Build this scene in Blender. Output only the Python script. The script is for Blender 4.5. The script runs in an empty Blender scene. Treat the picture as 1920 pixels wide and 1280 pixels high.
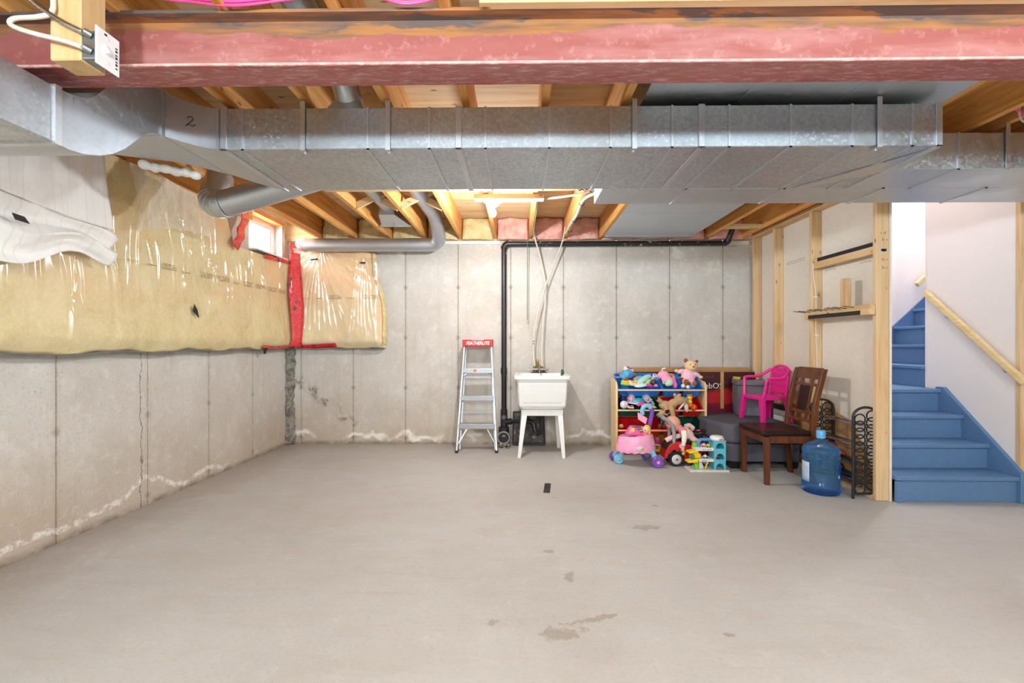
import bpy, bmesh, math, random
from mathutils import Vector, Matrix, noise as mnoise

# ------------------------------------------------------------------ camera, world, lights, exposure
scene = bpy.context.scene
COL = scene.collection
cam_d = bpy.data.cameras.new('camera')
cam = bpy.data.objects.new('camera', cam_d)
COL.objects.link(cam)
cam.location = (0, 0, 1.18)
cam.rotation_euler = (math.radians(90), 0, math.radians(0.8))
cam_d.lens = 853 / 1920 * 36
cam_d.sensor_width = 36
cam_d.shift_y = 4 / 1920
cam_d.clip_start = 0.05
scene.camera = cam

world = bpy.data.worlds.new('world')
scene.world = world
world.use_nodes = True
world.node_tree.nodes['Background'].inputs[0].default_value = (0.92, 0.96, 1.0, 1)
world.node_tree.nodes['Background'].inputs[1].default_value = 13.0

scene.view_settings.view_transform = 'Standard'
scene.view_settings.look = 'None'
scene.view_settings.exposure = 1.33
scene.view_settings.gamma = 1.0
scene.view_settings.use_curve_mapping = False

BULB_BACK = 33      # bulb in the joist bay in view
BULB_FILL = 72      # each unseen bulb added behind the camera to brighten the room
BULB_STAIR = 56    # lamp at the head of the stairwell


def lamp(name, loc, power, radius=0.05, col=(0.77, 0.92, 1.0)):
    d = bpy.data.lights.new(name, 'POINT')
    d.energy = power
    d.shadow_soft_size = radius
    d.color = col
    o = bpy.data.objects.new(name, d)
    o.location = loc
    COL.objects.link(o)
    return o


# ------------------------------------------------------------------ helpers
R = math.radians
random.seed(7)


def lin(h):
    h = h.lstrip('#')
    out = []
    for i in (0, 2, 4):
        c = int(h[i:i + 2], 16) / 255
        out.append(c / 12.92 if c <= 0.04045 else ((c + 0.055) / 1.055) ** 2.4)
    return (out[0], out[1], out[2], 1.0)


class Mt:
    """small node-material writer"""

    def __init__(s, name, col='#888888', rough=0.5, metal=0.0, spec=0.5, coat=0.0, coat_rough=0.1):
        s.m = bpy.data.materials.new(name)
        s.m.use_nodes = True
        s.nt = s.m.node_tree
        s.b = s.nt.nodes['Principled BSDF']
        s.b.inputs['Base Color'].default_value = lin(col) if isinstance(col, str) else col
        s.b.inputs['Roughness'].default_value = rough
        s.b.inputs['Metallic'].default_value = metal
        s.b.inputs['Specular IOR Level'].default_value = spec
        s.b.inputs['Coat Weight'].default_value = coat
        s.b.inputs['Coat Roughness'].default_value = coat_rough
        s._pos = s._obj = None

    def n(s, t):
        return s.nt.nodes.new(t)

    def l(s, a, b):
        s.nt.links.new(a, b)

    def put(s, sock, v):
        if hasattr(v, 'is_output'):
            s.l(v, sock)
        elif isinstance(v, str):
            sock.default_value = lin(v)
        else:
            sock.default_value = v

    @property
    def pos(s):
        if s._pos is None:
            s._pos = s.n('ShaderNodeNewGeometry').outputs['Position']
        return s._pos

    @property
    def obj(s):
        if s._obj is None:
            s._obj = s.n('ShaderNodeTexCoord').outputs['Object']
        return s._obj

    def rnd(s):
        return s.n('ShaderNodeObjectInfo').outputs['Random']

    def map(s, vec, scale=(1, 1, 1), loc=(0, 0, 0), rot=(0, 0, 0)):
        k = s.n('ShaderNodeMapping')
        s.put(k.inputs['Vector'], vec)
        k.inputs['Scale'].default_value = scale
        k.inputs['Location'].default_value = loc
        k.inputs['Rotation'].default_value = rot
        return k.outputs[0]

    def addv(s, a, b):
        k = s.n('ShaderNodeVectorMath')
        s.put(k.inputs[0], a)
        s.put(k.inputs[1], b)
        return k.outputs[0]

    def noise(s, vec, scale=5, detail=4, rough=0.55, dist=0.0):
        k = s.n('ShaderNodeTexNoise')
        s.put(k.inputs['Vector'], vec)
        k.inputs['Scale'].default_value = scale
        k.inputs['Detail'].default_value = detail
        k.inputs['Roughness'].default_value = rough
        k.inputs['Distortion'].default_value = dist
        return k.outputs['Fac']

    def voro(s, vec, scale=5, feature='F1', out='Distance'):
        k = s.n('ShaderNodeTexVoronoi')
        k.feature = feature
        s.put(k.inputs['Vector'], vec)
        k.inputs['Scale'].default_value = scale
        return k.outputs[out]

    def ramp(s, v, a, b, lo=0.0, hi=1.0):
        k = s.n('ShaderNodeMapRange')
        s.put(k.inputs['Value'], v)
        k.inputs['From Min'].default_value = a
        k.inputs['From Max'].default_value = b
        k.inputs['To Min'].default_value = lo
        k.inputs['To Max'].default_value = hi
        return k.outputs[0]

    def math(s, op, a, b=0.0):
        k = s.n('ShaderNodeMath')
        k.operation = op
        s.put(k.inputs[0], a)
        s.put(k.inputs[1], b)
        return k.outputs[0]

    def mix(s, fac, a, b):
        k = s.n('ShaderNodeMix')
        k.data_type = 'RGBA'
        s.put(k.inputs[0], fac)
        s.put(k.inputs[6], lin(a) if isinstance(a, str) else a)
        s.put(k.inputs[7], lin(b) if isinstance(b, str) else b)
        return k.outputs[2]

    def sep(s, vec):
        k = s.n('ShaderNodeSeparateXYZ')
        s.put(k.inputs[0], vec)
        return k.outputs

    def col(s, v):
        s.put(s.b.inputs['Base Color'], v)

    def rough(s, v):
        s.put(s.b.inputs['Roughness'], v)

    def bump(s, h, strength=0.3, dist=0.01, to='Normal'):
        k = s.n('ShaderNodeBump')
        s.put(k.inputs['Height'], h)
        k.inputs['Strength'].default_value = strength
        k.inputs['Distance'].default_value = dist
        s.l(k.outputs[0], s.b.inputs[to])

    def ellipse(s, pos, cx, cy, rx, ry, rot=0.0, jag=0.35, soft=0.25, ns=9.0):
        """soft-edged irregular patch in world XY"""
        v = s.map(pos, (1, 1, 0))
        k = s.n('ShaderNodeMapping')
        k.vector_type = 'TEXTURE'
        s.put(k.inputs['Vector'], v)
        k.inputs['Location'].default_value = (cx, cy, 0)
        k.inputs['Rotation'].default_value = (0, 0, rot)
        k.inputs['Scale'].default_value = (rx, ry, 1)
        ln = s.n('ShaderNodeVectorMath')
        ln.operation = 'LENGTH'
        s.l(k.outputs[0], ln.inputs[0])
        nz = s.noise(pos, ns, 4, 0.6)
        d = s.math('ADD', ln.outputs['Value'], s.ramp(nz, 0.25, 0.75, -jag * 2, jag * 2))
        return s.ramp(d, 1.0, 1.0 - soft)


MATS = {}


def plain(name, col, rough=0.45, metal=0.0, spec=0.5, coat=0.0, var=0.06):
    """one colour with faint mottling"""
    if name in MATS:
        return MATS[name]
    t = Mt(name, col, rough, metal, spec, coat)
    c = lin(col)
    nz = t.noise(t.obj, 38, 3)
    d = tuple(max(0, v * (1 - var * 2.2)) for v in c[:3]) + (1,)
    t.col(t.mix(t.ramp(nz, 0.35, 0.7), c, d))
    MATS[name] = t.m
    return t.m


def wood(name, axis, light, dark, knots=True, rough=0.7, tint=0.16):
    t = Mt(name, light, rough, spec=0.3)
    off = t.n('ShaderNodeCombineXYZ')
    r = t.rnd()
    for i in range(3):
        t.l(t.math('MULTIPLY', r, 17.0 + 9 * i), off.inputs[i])
    v = t.addv(t.pos, off.outputs[0])
    sc = [26, 26, 26]
    sc[axis] = 1.6
    g = t.noise(t.map(v, tuple(sc)), 1.0, 5, 0.6, 0.6)
    sc2 = [140, 140, 140]
    sc2[axis] = 6
    f = t.noise(t.map(v, tuple(sc2)), 1.0, 3, 0.6)
    c = t.mix(t.ramp(g, 0.42, 0.68), light, dark)
    c = t.mix(t.ramp(f, 0.55, 0.8, 0, 0.35), c, dark)
    if knots:
        sc3 = [13, 13, 13]
        sc3[axis] = 5.0
        k = t.voro(t.map(v, tuple(sc3)), 1.0)
        c = t.mix(t.ramp(k, 0.13, 0.05, 0, 0.85), c, '#6b3f1d')
    c = t.mix(t.math('MULTIPLY', r, tint), c, '#8a5a30')
    t.col(c)
    t.bump(f, 0.12, 0.004)
    MATS[name] = t.m
    return t.m


class MB:
    """collects shapes, builds one mesh object"""

    def __init__(s):
        s.v = []
        s.f = []

    def add(s, vs, fs):
        o = len(s.v)
        s.v += [tuple(p) for p in vs]
        s.f += [tuple(i + o for i in f) for f in fs]
        return s

    def xf(s, m):
        s.v = [tuple(m @ Vector(p)) for p in s.v]
        return s

    def box(s, x0, x1, y0, y1, z0, z1):
        vs = [(x, y, z) for z in (z0, z1) for y in (y0, y1) for x in (x0, x1)]
        return s.add(vs, [(0, 2, 3, 1), (4, 5, 7, 6), (0, 1, 5, 4), (2, 6, 7, 3), (0, 4, 6, 2), (1, 3, 7, 5)])

    def bar(s, p0, p1, w, h, up=(0, 0, 1)):
        """rectangular bar from p0 to p1: w across, h along up"""
        p0, p1 = Vector(p0), Vector(p1)
        d = (p1 - p0).normalized()
        u = Vector(up)
        a = d.cross(u)
        if a.length < 1e-5:
            a = d.cross(Vector((1, 0, 0)))
        a.normalize()
        u = a.cross(d).normalized()
        vs = []
        for p in (p0, p1):
            for sa, su in ((-1, -1), (1, -1), (1, 1), (-1, 1)):
                vs.append(p + a * sa * w / 2 + u * su * h / 2)
        return s.add(vs, [(0, 1, 2, 3), (7, 6, 5, 4), (0, 4, 5, 1), (1, 5, 6, 2), (2, 6, 7, 3), (3, 7, 4, 0)])

    def hexa(s, p):
        """eight points: bottom four then top four, both going round"""
        return s.add(p, [(3, 2, 1, 0), (4, 5, 6, 7), (0, 1, 5, 4), (1, 2, 6, 5), (2, 3, 7, 6), (3, 0, 4, 7)])

    def prism(s, poly, axis, a0, a1):
        """2-D polygon pushed along an axis (0 x, 1 y, 2 z)"""
        def P(u, v, a):
            return ((a, u, v), (u, a, v), (u, v, a))[axis]
        n = len(poly)
        vs = [P(u, v, a0) for u, v in poly] + [P(u, v, a1) for u, v in poly]
        fs = [tuple(range(n))[::-1], tuple(range(n, 2 * n))]
        fs += [(i, (i + 1) % n, n + (i + 1) % n, n + i) for i in range(n)]
        return s.add(vs, fs)

    def tube(s, pts, r, n=10, cap=True):
        pts = [Vector(p) for p in pts]
        rs = r if isinstance(r, (list, tuple)) else [r] * len(pts)
        rings = []
        ref = None
        for i, p in enumerate(pts):
            if i == 0:
                d = pts[1] - p
            elif i == len(pts) - 1:
                d = p - pts[i - 1]
            else:
                d = (pts[i + 1] - p).normalized() + (p - pts[i - 1]).normalized()
            d.normalize()
            if ref is None:
                ref = Vector((0, 0, 1)) if abs(d.z) < 0.9 else Vector((1, 0, 0))
            a = d.cross(ref).normalized()
            b = a.cross(d).normalized()
            ref = b
            rings.append([p + (a * math.cos(2 * math.pi * k / n) + b * math.sin(2 * math.pi * k / n)) * rs[i]
                          for k in range(n)])
        vs = [q for rg in rings for q in rg]
        fs = []
        for i in range(len(pts) - 1):
            for k in range(n):
                fs.append((i * n + k, i * n + (k + 1) % n, (i + 1) * n + (k + 1) % n, (i + 1) * n + k))
        if cap:
            fs.append(tuple(range(n))[::-1])
            fs.append(tuple((len(pts) - 1) * n + k for k in range(n)))
        return s.add(vs, fs)

    def cyl(s, p0, p1, r0, r1=None, n=20):
        return s.tube([p0, p1], [r0, r0 if r1 is None else r1], n)

    def lathe(s, prof, c=(0, 0, 0), n=28, axis=2, sx=1.0, sy=1.0):
        """profile of (radius, height) turned about an axis"""
        vs, fs = [], []
        m = len(prof)
        for k in range(n):
            a = 2 * math.pi * k / n
            for r, h in prof:
                u, w = r * math.cos(a) * sx, r * math.sin(a) * sy
                q = ((h, u, w), (u, h, w), (u, w, h))[axis]
                vs.append((q[0] + c[0], q[1] + c[1], q[2] + c[2]))
        for k in range(n):
            for i in range(m - 1):
                a, b = k * m + i, ((k + 1) % n) * m + i
                fs.append((a, b, b + 1, a + 1))
        fs.append(tuple(k * m for k in range(n))[::-1])
        fs.append(tuple(k * m + m - 1 for k in range(n)))
        return s.add(vs, fs)

    def ell(s, c, r, rot=None, nu=16, nv=10):
        if not isinstance(r, (list, tuple)):
            r = (r, r, r)
        m = rot or Matrix.Identity(3)
        c = Vector(c)
        vs = [c + m @ Vector((0, 0, -r[2]))]
        for j in range(1, nv):
            ph = -math.pi / 2 + math.pi * j / nv
            for i in range(nu):
                th = 2 * math.pi * i / nu
                vs.append(c + m @ Vector((r[0] * math.cos(ph) * math.cos(th), r[1] * math.cos(ph) * math.sin(th),
                                          r[2] * math.sin(ph))))
        vs.append(c + m @ Vector((0, 0, r[2])))
        fs = [(0, 1 + (i + 1) % nu, 1 + i) for i in range(nu)]
        for j in range(nv - 2):
            for i in range(nu):
                a, b = 1 + j * nu + i, 1 + j * nu + (i + 1) % nu
                fs.append((a, b, b + nu, a + nu))
        top = len(vs) - 1
        o = 1 + (nv - 2) * nu
        fs += [(o + i, o + (i + 1) % nu, top) for i in range(nu)]
        return s.add(vs, fs)

    def torus(s, c, R0, r, axis=2, nu=24, nv=8, a0=0, a1=2 * math.pi):
        full = abs(a1 - a0 - 2 * math.pi) < 1e-4
        pts = []
        k = nu if full else nu + 1
        for i in range(k):
            a = a0 + (a1 - a0) * i / nu
            u, w = R0 * math.cos(a), R0 * math.sin(a)
            q = ((0, u, w), (u, 0, w), (u, w, 0))[axis]
            pts.append(Vector(c) + Vector(q))
        if not full:
            return s.tube(pts, r, nv)
        ax = Vector((axis == 0, axis == 1, axis == 2))
        vs, fs = [], []
        for p in pts:
            d = (p - Vector(c)).normalized()
            for j in range(nv):
                b = 2 * math.pi * j / nv
                vs.append(p + d * math.cos(b) * r + ax * math.sin(b) * r)
        for i in range(k):
            for j in range(nv):
                fs.append((i * nv + j, i * nv + (j + 1) % nv, ((i + 1) % k) * nv + (j + 1) % nv, ((i + 1) % k) * nv + j))
        return s.add(vs, fs)

    def grid(s, fn, nu, nv, keep=None):
        vs = [fn(i / nu, j / nv) for j in range(nv + 1) for i in range(nu + 1)]
        fs = []
        for j in range(nv):
            for i in range(nu):
                if keep and not keep((i + .5) / nu, (j + .5) / nv):
                    continue
                a = j * (nu + 1) + i
                fs.append((a, a + 1, a + nu + 2, a + nu + 1))
        return s.add(vs, fs)

    def build(s, name, mat, parent=None, world=False, smooth=False, bevel=0.0, seg=2, recalc=True, origin=True,
              solid=0.0, voxel=0.0, subsurf=0):
        me = bpy.data.meshes.new(name)
        vs = s.v
        off = Vector((0, 0, 0))
        if parent is None:
            if origin:
                xs, ys, zs = zip(*vs)
                off = Vector(((min(xs) + max(xs)) / 2, (min(ys) + max(ys)) / 2, min(zs)))
        elif world:
            q = parent
            while q.parent:
                q = q.parent
            off = q.location
        if off.length:
            vs = [(p[0] - off.x, p[1] - off.y, p[2] - off.z) for p in vs]
        me.from_pydata(vs, [], s.f)
        if recalc:
            bm = bmesh.new()
            bm.from_mesh(me)
            bmesh.ops.recalc_face_normals(bm, faces=bm.faces)
            bm.to_mesh(me)
            bm.free()
        if smooth:
            me.polygons.foreach_set('use_smooth', [True] * len(me.polygons))
            me.set_sharp_from_angle(angle=R(38))
        me.update()
        o = bpy.data.objects.new(name, me)
        COL.objects.link(o)
        if mat:
            me.materials.append(mat)
        if parent is None:
            o.location = off
        else:
            o.parent = parent
        if solid:
            k = o.modifiers.new('solid', 'SOLIDIFY')
            k.thickness = solid
            k.offset = 0
        if voxel:
            k = o.modifiers.new('remesh', 'REMESH')
            k.mode = 'VOXEL'
            k.voxel_size = voxel
            k.use_smooth_shade = True
            k = o.modifiers.new('soft', 'SMOOTH')
            k.factor = 0.5
            k.iterations = 4
        if subsurf:
            k = o.modifiers.new('sub', 'SUBSURF')
            k.levels = k.render_levels = subsurf
        if bevel:
            k = o.modifiers.new('bevel', 'BEVEL')
            k.width = bevel
            k.segments = seg
            k.limit_method = 'ANGLE'
            k.angle_limit = R(40)
        return o


def spline(pts, n=8):
    """Catmull-Rom through the points"""
    P = [Vector(p) for p in pts]
    P = [P[0] * 2 - P[1]] + P + [P[-1] * 2 - P[-2]]
    out = []
    for i in range(1, len(P) - 2):
        for k in range(n):
            t = k / n
            a, b, c, d = P[i - 1], P[i], P[i + 1], P[i + 2]
            out.append(0.5 * (2 * b + (c - a) * t + (2 * a - 5 * b + 4 * c - d) * t * t + (3 * b - a - 3 * c + d) * t ** 3))
    out.append(P[-2])
    return out


def tag(o, label, cat, group=None):
    o['label'] = label
    o['category'] = cat
    if group:
        o['group'] = group
    return o


def thing(name, label, cat, loc=(0, 0, 0), rz=0.0, group=None):
    o = bpy.data.objects.new(name, None)
    o.empty_display_size = 0.05
    COL.objects.link(o)
    o.location = loc
    o.rotation_euler = (0, 0, rz)
    return tag(o, label, cat, group)


def struct(o):
    o['kind'] = 'structure'
    return o


def text_mesh(body, size, extrude=0.0005, shear=0.0, bold=0.0, align='CENTER'):
    """lettering as mesh data in local XY"""
    c = bpy.data.curves.new('lettering', 'FONT')
    c.body = body
    c.size = size
    c.extrude = extrude
    c.shear = shear
    c.offset = bold
    c.align_x = align
    c.align_y = 'CENTER'
    c.resolution_u = 3
    o = bpy.data.objects.new('lettering', c)
    COL.objects.link(o)
    bpy.context.view_layer.update()
    dg = bpy.context.evaluated_depsgraph_get()
    me = bpy.data.meshes.new_from_object(o.evaluated_get(dg))
    bpy.data.objects.remove(o)
    return me


def lettering(body, size, mat, parent, matrix, **k):
    """places text as a part; matrix is in the thing's local frame"""
    me = text_mesh(body, size, **k)
    me.transform(matrix)
    me.materials.clear()
    me.materials.append(mat)
    o = bpy.data.objects.new('lettering', me)
    COL.objects.link(o)
    o.parent = parent
    return o


def fbm(x, y, z=0.0):
    return mnoise.fractal(Vector((x, y, z)), 1.0, 2.0, 4)


# ------------------------------------------------------------------ materials
def concrete_wall(name, axis, seam0, pitch, back):
    t = Mt(name, '#cfc8be', 0.88, spec=0.25)
    p = t.pos
    x, y, z = t.sep(p)
    s = x if axis == 0 else y
    big = t.noise(p, 1.7, 5, 0.6)
    mid = t.noise(p, 7.5, 5, 0.65)
    fine = t.noise(p, 60, 3, 0.6)
    c = t.mix(t.ramp(big, 0.35, 0.68), '#cdcac6', '#bdb8b1')
    c = t.mix(t.ramp(mid, 0.5, 0.72, 0, 0.55), c, '#d6d5d3')
    # streaks running down the wall
    sc = (22, 22, 0.7)
    st = t.noise(t.map(p, sc), 1.0, 3, 0.6)
    c = t.mix(t.ramp(st, 0.58, 0.75, 0, 0.32), c, '#b0a69a')
    # damp tan band low on the wall
    lowm = t.math('ADD', z, t.ramp(t.noise(p, 2.3, 4, 0.6), 0.2, 0.8, -0.28, 0.28))
    c = t.mix(t.ramp(lowm, 0.6, 0.05, 0, 0.6), c, '#b3a08b')
    c = t.mix(t.ramp(fine, 0.52, 0.72, 0, 0.4), c, '#a1968a')
    blot = t.noise(p, 15, 6, 0.75, 0.8)
    c = t.mix(t.ramp(blot, 0.55, 0.68, 0, 0.4), c, '#dfdcd8')
    # grime along the foot of the wall
    c = t.mix(t.math('MULTIPLY', t.ramp(z, 0.05, 0.0), t.ramp(mid, 0.35, 0.6, 0.2, 0.9)), c, '#6e6152')
    # form seams: fine dark lines
    fr = t.math('ABSOLUTE', t.math('SUBTRACT', t.math('FRACT', t.math('ADD', t.math('DIVIDE', t.math('SUBTRACT', s, seam0), pitch), 40.5)), 0.5))
    wob = t.ramp(t.noise(t.map(p, (1, 1, 9)), 3, 3), 0.3, 0.7, 0.002, 0.011)
    seam = t.math('LESS_THAN', fr, wob)
    c = t.mix(t.math('MULTIPLY', seam, 0.4), c, '#6f6353')
    halo = t.ramp(fr, 0.055, 0.01, 0, 0.28)
    c = t.mix(t.math('MULTIPLY', halo, t.ramp(mid, 0.4, 0.6)), c, '#a8957d')
    # tie marks on the seams
    zz = t.math('ABSOLUTE', t.math('SUBTRACT', t.math('FRACT', t.math('ADD', t.math('DIVIDE', t.math('SUBTRACT', z, 0.66), 0.59), 10.5)), 0.5))
    zr = t.math('MULTIPLY', zz, 0.59)
    sr = t.math('MULTIPLY', fr, pitch)
    rr = t.math('SQRT', t.math('ADD', t.math('MULTIPLY', zr, zr), t.math('MULTIPLY', sr, sr)))
    c = t.mix(t.ramp(rr, 0.035, 0.008, 0, 0.5), c, '#7d6a55')
    # pits
    pit = t.voro(p, 26)
    pm = t.math('MULTIPLY', t.ramp(pit, 0.10, 0.05), t.ramp(t.noise(p, 4), 0.45, 0.6))
    c = t.mix(t.math('MULTIPLY', pm, 0.6), c, '#77695a')
    # white patches and lime bloom
    wn = t.noise(p, 5.5, 6, 0.7)
    if back:
        top = t.ramp(z, 1.95, 2.3)
        c = t.mix(t.math('MULTIPLY', t.ramp(wn, 0.58, 0.64), t.math('MULTIPLY', top, 0.7)), c, '#eeece8')
        hh = t.ramp(t.noise(p, 3.4, 3), 0.3, 0.7, 0.02, 0.2)
        bl = t.ramp(t.math('ABSOLUTE', t.math('SUBTRACT', z, hh)), 0.05, 0.015)
        gate = t.ramp(t.noise(p, 2.1, 2), 0.5, 0.56)
        c = t.mix(t.math('MULTIPLY', bl, t.math('MULTIPLY', gate, 0.85)), c, '#efece8')
        md = t.noise(p, 6.5, 5, 0.7)
        diag = t.math('ABSOLUTE', t.math('SUBTRACT', z, t.math('ADD', t.math('MULTIPLY', t.math('ADD', x, 2.55), -0.82), 0.72)))
        dm = t.math('MULTIPLY', t.ramp(diag, 0.11, 0.02), t.ramp(md, 0.5, 0.6))
        dm = t.math('MULTIPLY', dm, t.ramp(x, -1.75, -1.95))
        c = t.mix(t.math('MULTIPLY', dm, 0.8), c, '#6b5a44')
    else:
        hh = t.math('ADD', t.ramp(t.noise(t.map(p, (1, 1, 0)), 2.6, 3), 0.3, 0.7, 0.03, 0.13),
                    t.ramp(t.math('ABSOLUTE', t.math('SUBTRACT', y, 3.28)), 0.28, 0.0, 0, 0.13))
        bl = t.ramp(t.math('ABSOLUTE', t.math('SUBTRACT', z, hh)), 0.026, 0.012)
        bl = t.math('MULTIPLY', bl, t.ramp(t.noise(p, 14, 5, 0.75), 0.42, 0.56))
        bl = t.math('MULTIPLY', bl, t.ramp(y, 4.3, 4.0))
        c = t.mix(t.math('MULTIPLY', bl, 0.8), c, '#efeeec')
        cr = t.math('ADD', 3.24, t.ramp(t.noise(t.map(p, (1, 1, 1)), 9, 5, 0.7), 0.2, 0.8, -0.03, 0.03))
        ck = t.math('LESS_THAN', t.math('ABSOLUTE', t.math('SUBTRACT', y, cr)), 0.0045)
        c = t.mix(t.math('MULTIPLY', ck, 0.7), c, '#5d5449')
    t.col(c)
    h = t.math('ADD', t.math('MULTIPLY', mid, 0.6), t.math('MULTIPLY', fine, 0.25))
    h = t.math('SUBTRACT', h, t.math('MULTIPLY', pm, 0.4))
    h = t.math('SUBTRACT', h, t.math('MULTIPLY', seam, 0.5))
    t.bump(h, 0.35, 0.02)
    return t.m


def concrete_floor():
    t = Mt('floor_concrete', '#cbc4bb', 0.62, spec=0.35)
    p = t.pos
    x, y, z = t.sep(p)
    big = t.noise(p, 0.8, 5, 0.6)
    mid = t.noise(p, 4.5, 6, 0.65, 0.5)
    sw = t.noise(t.map(p, (1.2, 5, 1)), 1.6, 5, 0.65, 1.0)
    c = t.mix(t.ramp(big, 0.35, 0.68), '#b9b9b9', '#adaaa8')
    c = t.mix(t.ramp(sw, 0.48, 0.7, 0, 0.4), c, '#a8a29c')
    c = t.mix(t.ramp(mid, 0.55, 0.75, 0, 0.35), c, '#c2c2c2')
    # damp edge by the walls
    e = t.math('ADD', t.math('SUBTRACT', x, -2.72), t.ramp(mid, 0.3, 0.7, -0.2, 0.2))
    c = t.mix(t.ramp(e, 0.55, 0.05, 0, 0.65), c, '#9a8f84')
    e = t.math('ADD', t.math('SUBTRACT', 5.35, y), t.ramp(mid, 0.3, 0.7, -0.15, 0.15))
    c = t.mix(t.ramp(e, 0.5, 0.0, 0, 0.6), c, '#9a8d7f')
    c = t.mix(t.math('MULTIPLY', t.ellipse(p, 0.35, 3.55, 0.85, 0.55, 0, 0.15, 0.6, 2.5), 0.3), c, '#989088')
    spots = [(0.18, 1.86, 0.10, 0.05, 0.25), (0.33, 1.955, 0.11, 0.02, 0.35), (-0.10, 1.93, 0.035, 0.02, 0.4),
             (0.26, 2.31, 0.025, 0.06, 0.0), (0.17, 2.58, 0.035, 0.035, 0.0), (0.82, 2.93, 0.085, 0.045, 0.0),
             (1.0, 3.33, 0.03, 0.02, 0.0), (0.86, 1.86, 0.03, 0.014, -0.2), (0.28, 3.5, 0.03, 0.01, 0.0)]
    for q in spots:
        c = t.mix(t.math('MULTIPLY', t.ellipse(p, q[0], q[1], q[2], q[3], q[4], 0.45, 0.3, 22), 0.75), c, '#968e84')
    grain = t.noise(p, 55, 4, 0.7)
    c = t.mix(t.ramp(grain, 0.5, 0.72, 0, 0.3), c, '#958b80')
    blot = t.noise(p, 11, 6, 0.75, 0.8)
    c = t.mix(t.ramp(blot, 0.56, 0.7, 0, 0.3), c, '#cfcdca')
    sp = t.voro(p, 9)
    sm = t.math('MULTIPLY', t.ramp(sp, 0.035, 0.015), t.ramp(t.noise(p, 3), 0.5, 0.6))
    c = t.mix(t.math('MULTIPLY', sm, 0.6), c, '#857868')
    t.col(c)
    t.rough(t.ramp(mid, 0.3, 0.7, 0.5, 0.72))
    t.bump(t.math('ADD', mid, t.math('MULTIPLY', t.noise(p, 90, 2), 0.2)), 0.12, 0.01)
    return t.m


def galvanized(name, rough=0.34, spangle=1.0, tone='#c3c6c8', dark='#9da1a4'):
    t = Mt(name, tone, rough, 1.0)
    p = t.pos
    v = t.voro(p, 75, out='Color')
    k = t.n('ShaderNodeRGBToBW')
    t.l(v, k.inputs[0])
    c = t.mix(t.math('MULTIPLY', k.outputs[0], 0.55 * spangle), tone, dark)
    fl = t.math('MULTIPLY', t.ramp(t.noise(p, 62, 4, 0.75), 0.55, 0.62), t.ramp(t.noise(p, 1.8, 3), 0.38, 0.58))
    c = t.mix(t.math('MULTIPLY', fl, 0.7 * spangle), c, '#e8ecf0')
    t.col(c)
    rr = t.math('ADD', t.math('MULTIPLY', k.outputs[0], 0.12), t.ramp(t.noise(p, 3.2, 3), 0.3, 0.7, rough - 0.08, rough + 0.08))
    rr = t.math('ADD', rr, t.math('MULTIPLY', fl, 0.25))
    t.rough(rr)
    t.bump(t.noise(p, 3.5, 2), 0.06, 0.03)
    MATS[name] = t.m
    return t.m


def beam_paint():
    t = Mt('red_oxide_steel', '#b4504c', 0.5, spec=0.4)
    p = t.pos
    x, y, z = t.sep(p)
    st = t.noise(t.map(p, (1.1, 6, 6)), 1.0, 5, 0.6, 0.5)
    fine = t.noise(p, 26, 4, 0.7)
    c = t.mix(t.ramp(st, 0.35, 0.7), '#ac6863', '#9c5753')
    c = t.mix(t.ramp(fine, 0.56, 0.75, 0, 0.45), c, '#d8aea8')
    pale = t.noise(t.map(p, (0.55, 3, 3)), 1.0, 5, 0.65)
    c = t.mix(t.ramp(pale, 0.5, 0.66, 0, 0.6), c, '#d2a5a1')
    # bare rusty steel along the top of the beam, ragged lower edge
    edge = t.math('ADD', z, t.ramp(t.noise(t.map(p, (1.3, 4, 4)), 1.0, 5, 0.65), 0.25, 0.75, -0.055, 0.045))
    rust = t.ramp(edge, 2.352, 2.36)
    rc = t.mix(t.ramp(t.noise(t.map(p, (2.5, 30, 30)), 1, 4), 0.4, 0.62), '#b07a45', '#6e5a4c')
    c = t.mix(t.math('MULTIPLY', rust, 0.9), c, rc)
    black = t.math('MULTIPLY', t.ramp(edge, 2.385, 2.392), t.ramp(t.noise(t.map(p, (1.6, 5, 5)), 1, 4), 0.38, 0.5))
    c = t.mix(t.math('MULTIPLY', black, 0.85), c, '#575558')
    # scratched dust on the bottom flange
    scr = t.noise(t.map(p, (14, 70, 1), rot=(0, 0, 0.5)), 1.0, 6, 0.8, 0.4)
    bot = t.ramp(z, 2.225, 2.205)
    c = t.mix(t.math('MULTIPLY', bot, 0.5), c, '#8c2f2e')  # shade of the underside painted in as darker red
    c = t.mix(t.math('MULTIPLY', t.ramp(scr, 0.5, 0.66, 0, 0.75), bot), c, '#cdaea7')
    lip = t.math('MULTIPLY', t.ramp(z, 2.2, 2.203), t.ramp(z, 2.214, 2.21))
    c = t.mix(t.math('MULTIPLY', lip, t.ramp(fine, 0.35, 0.6, 0.35, 0.9)), c, '#e3c3bb')  # highlight along the flange's front edge painted in
    t.col(c)
    t.bump(fine, 0.15, 0.006)
    return t.m


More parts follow.
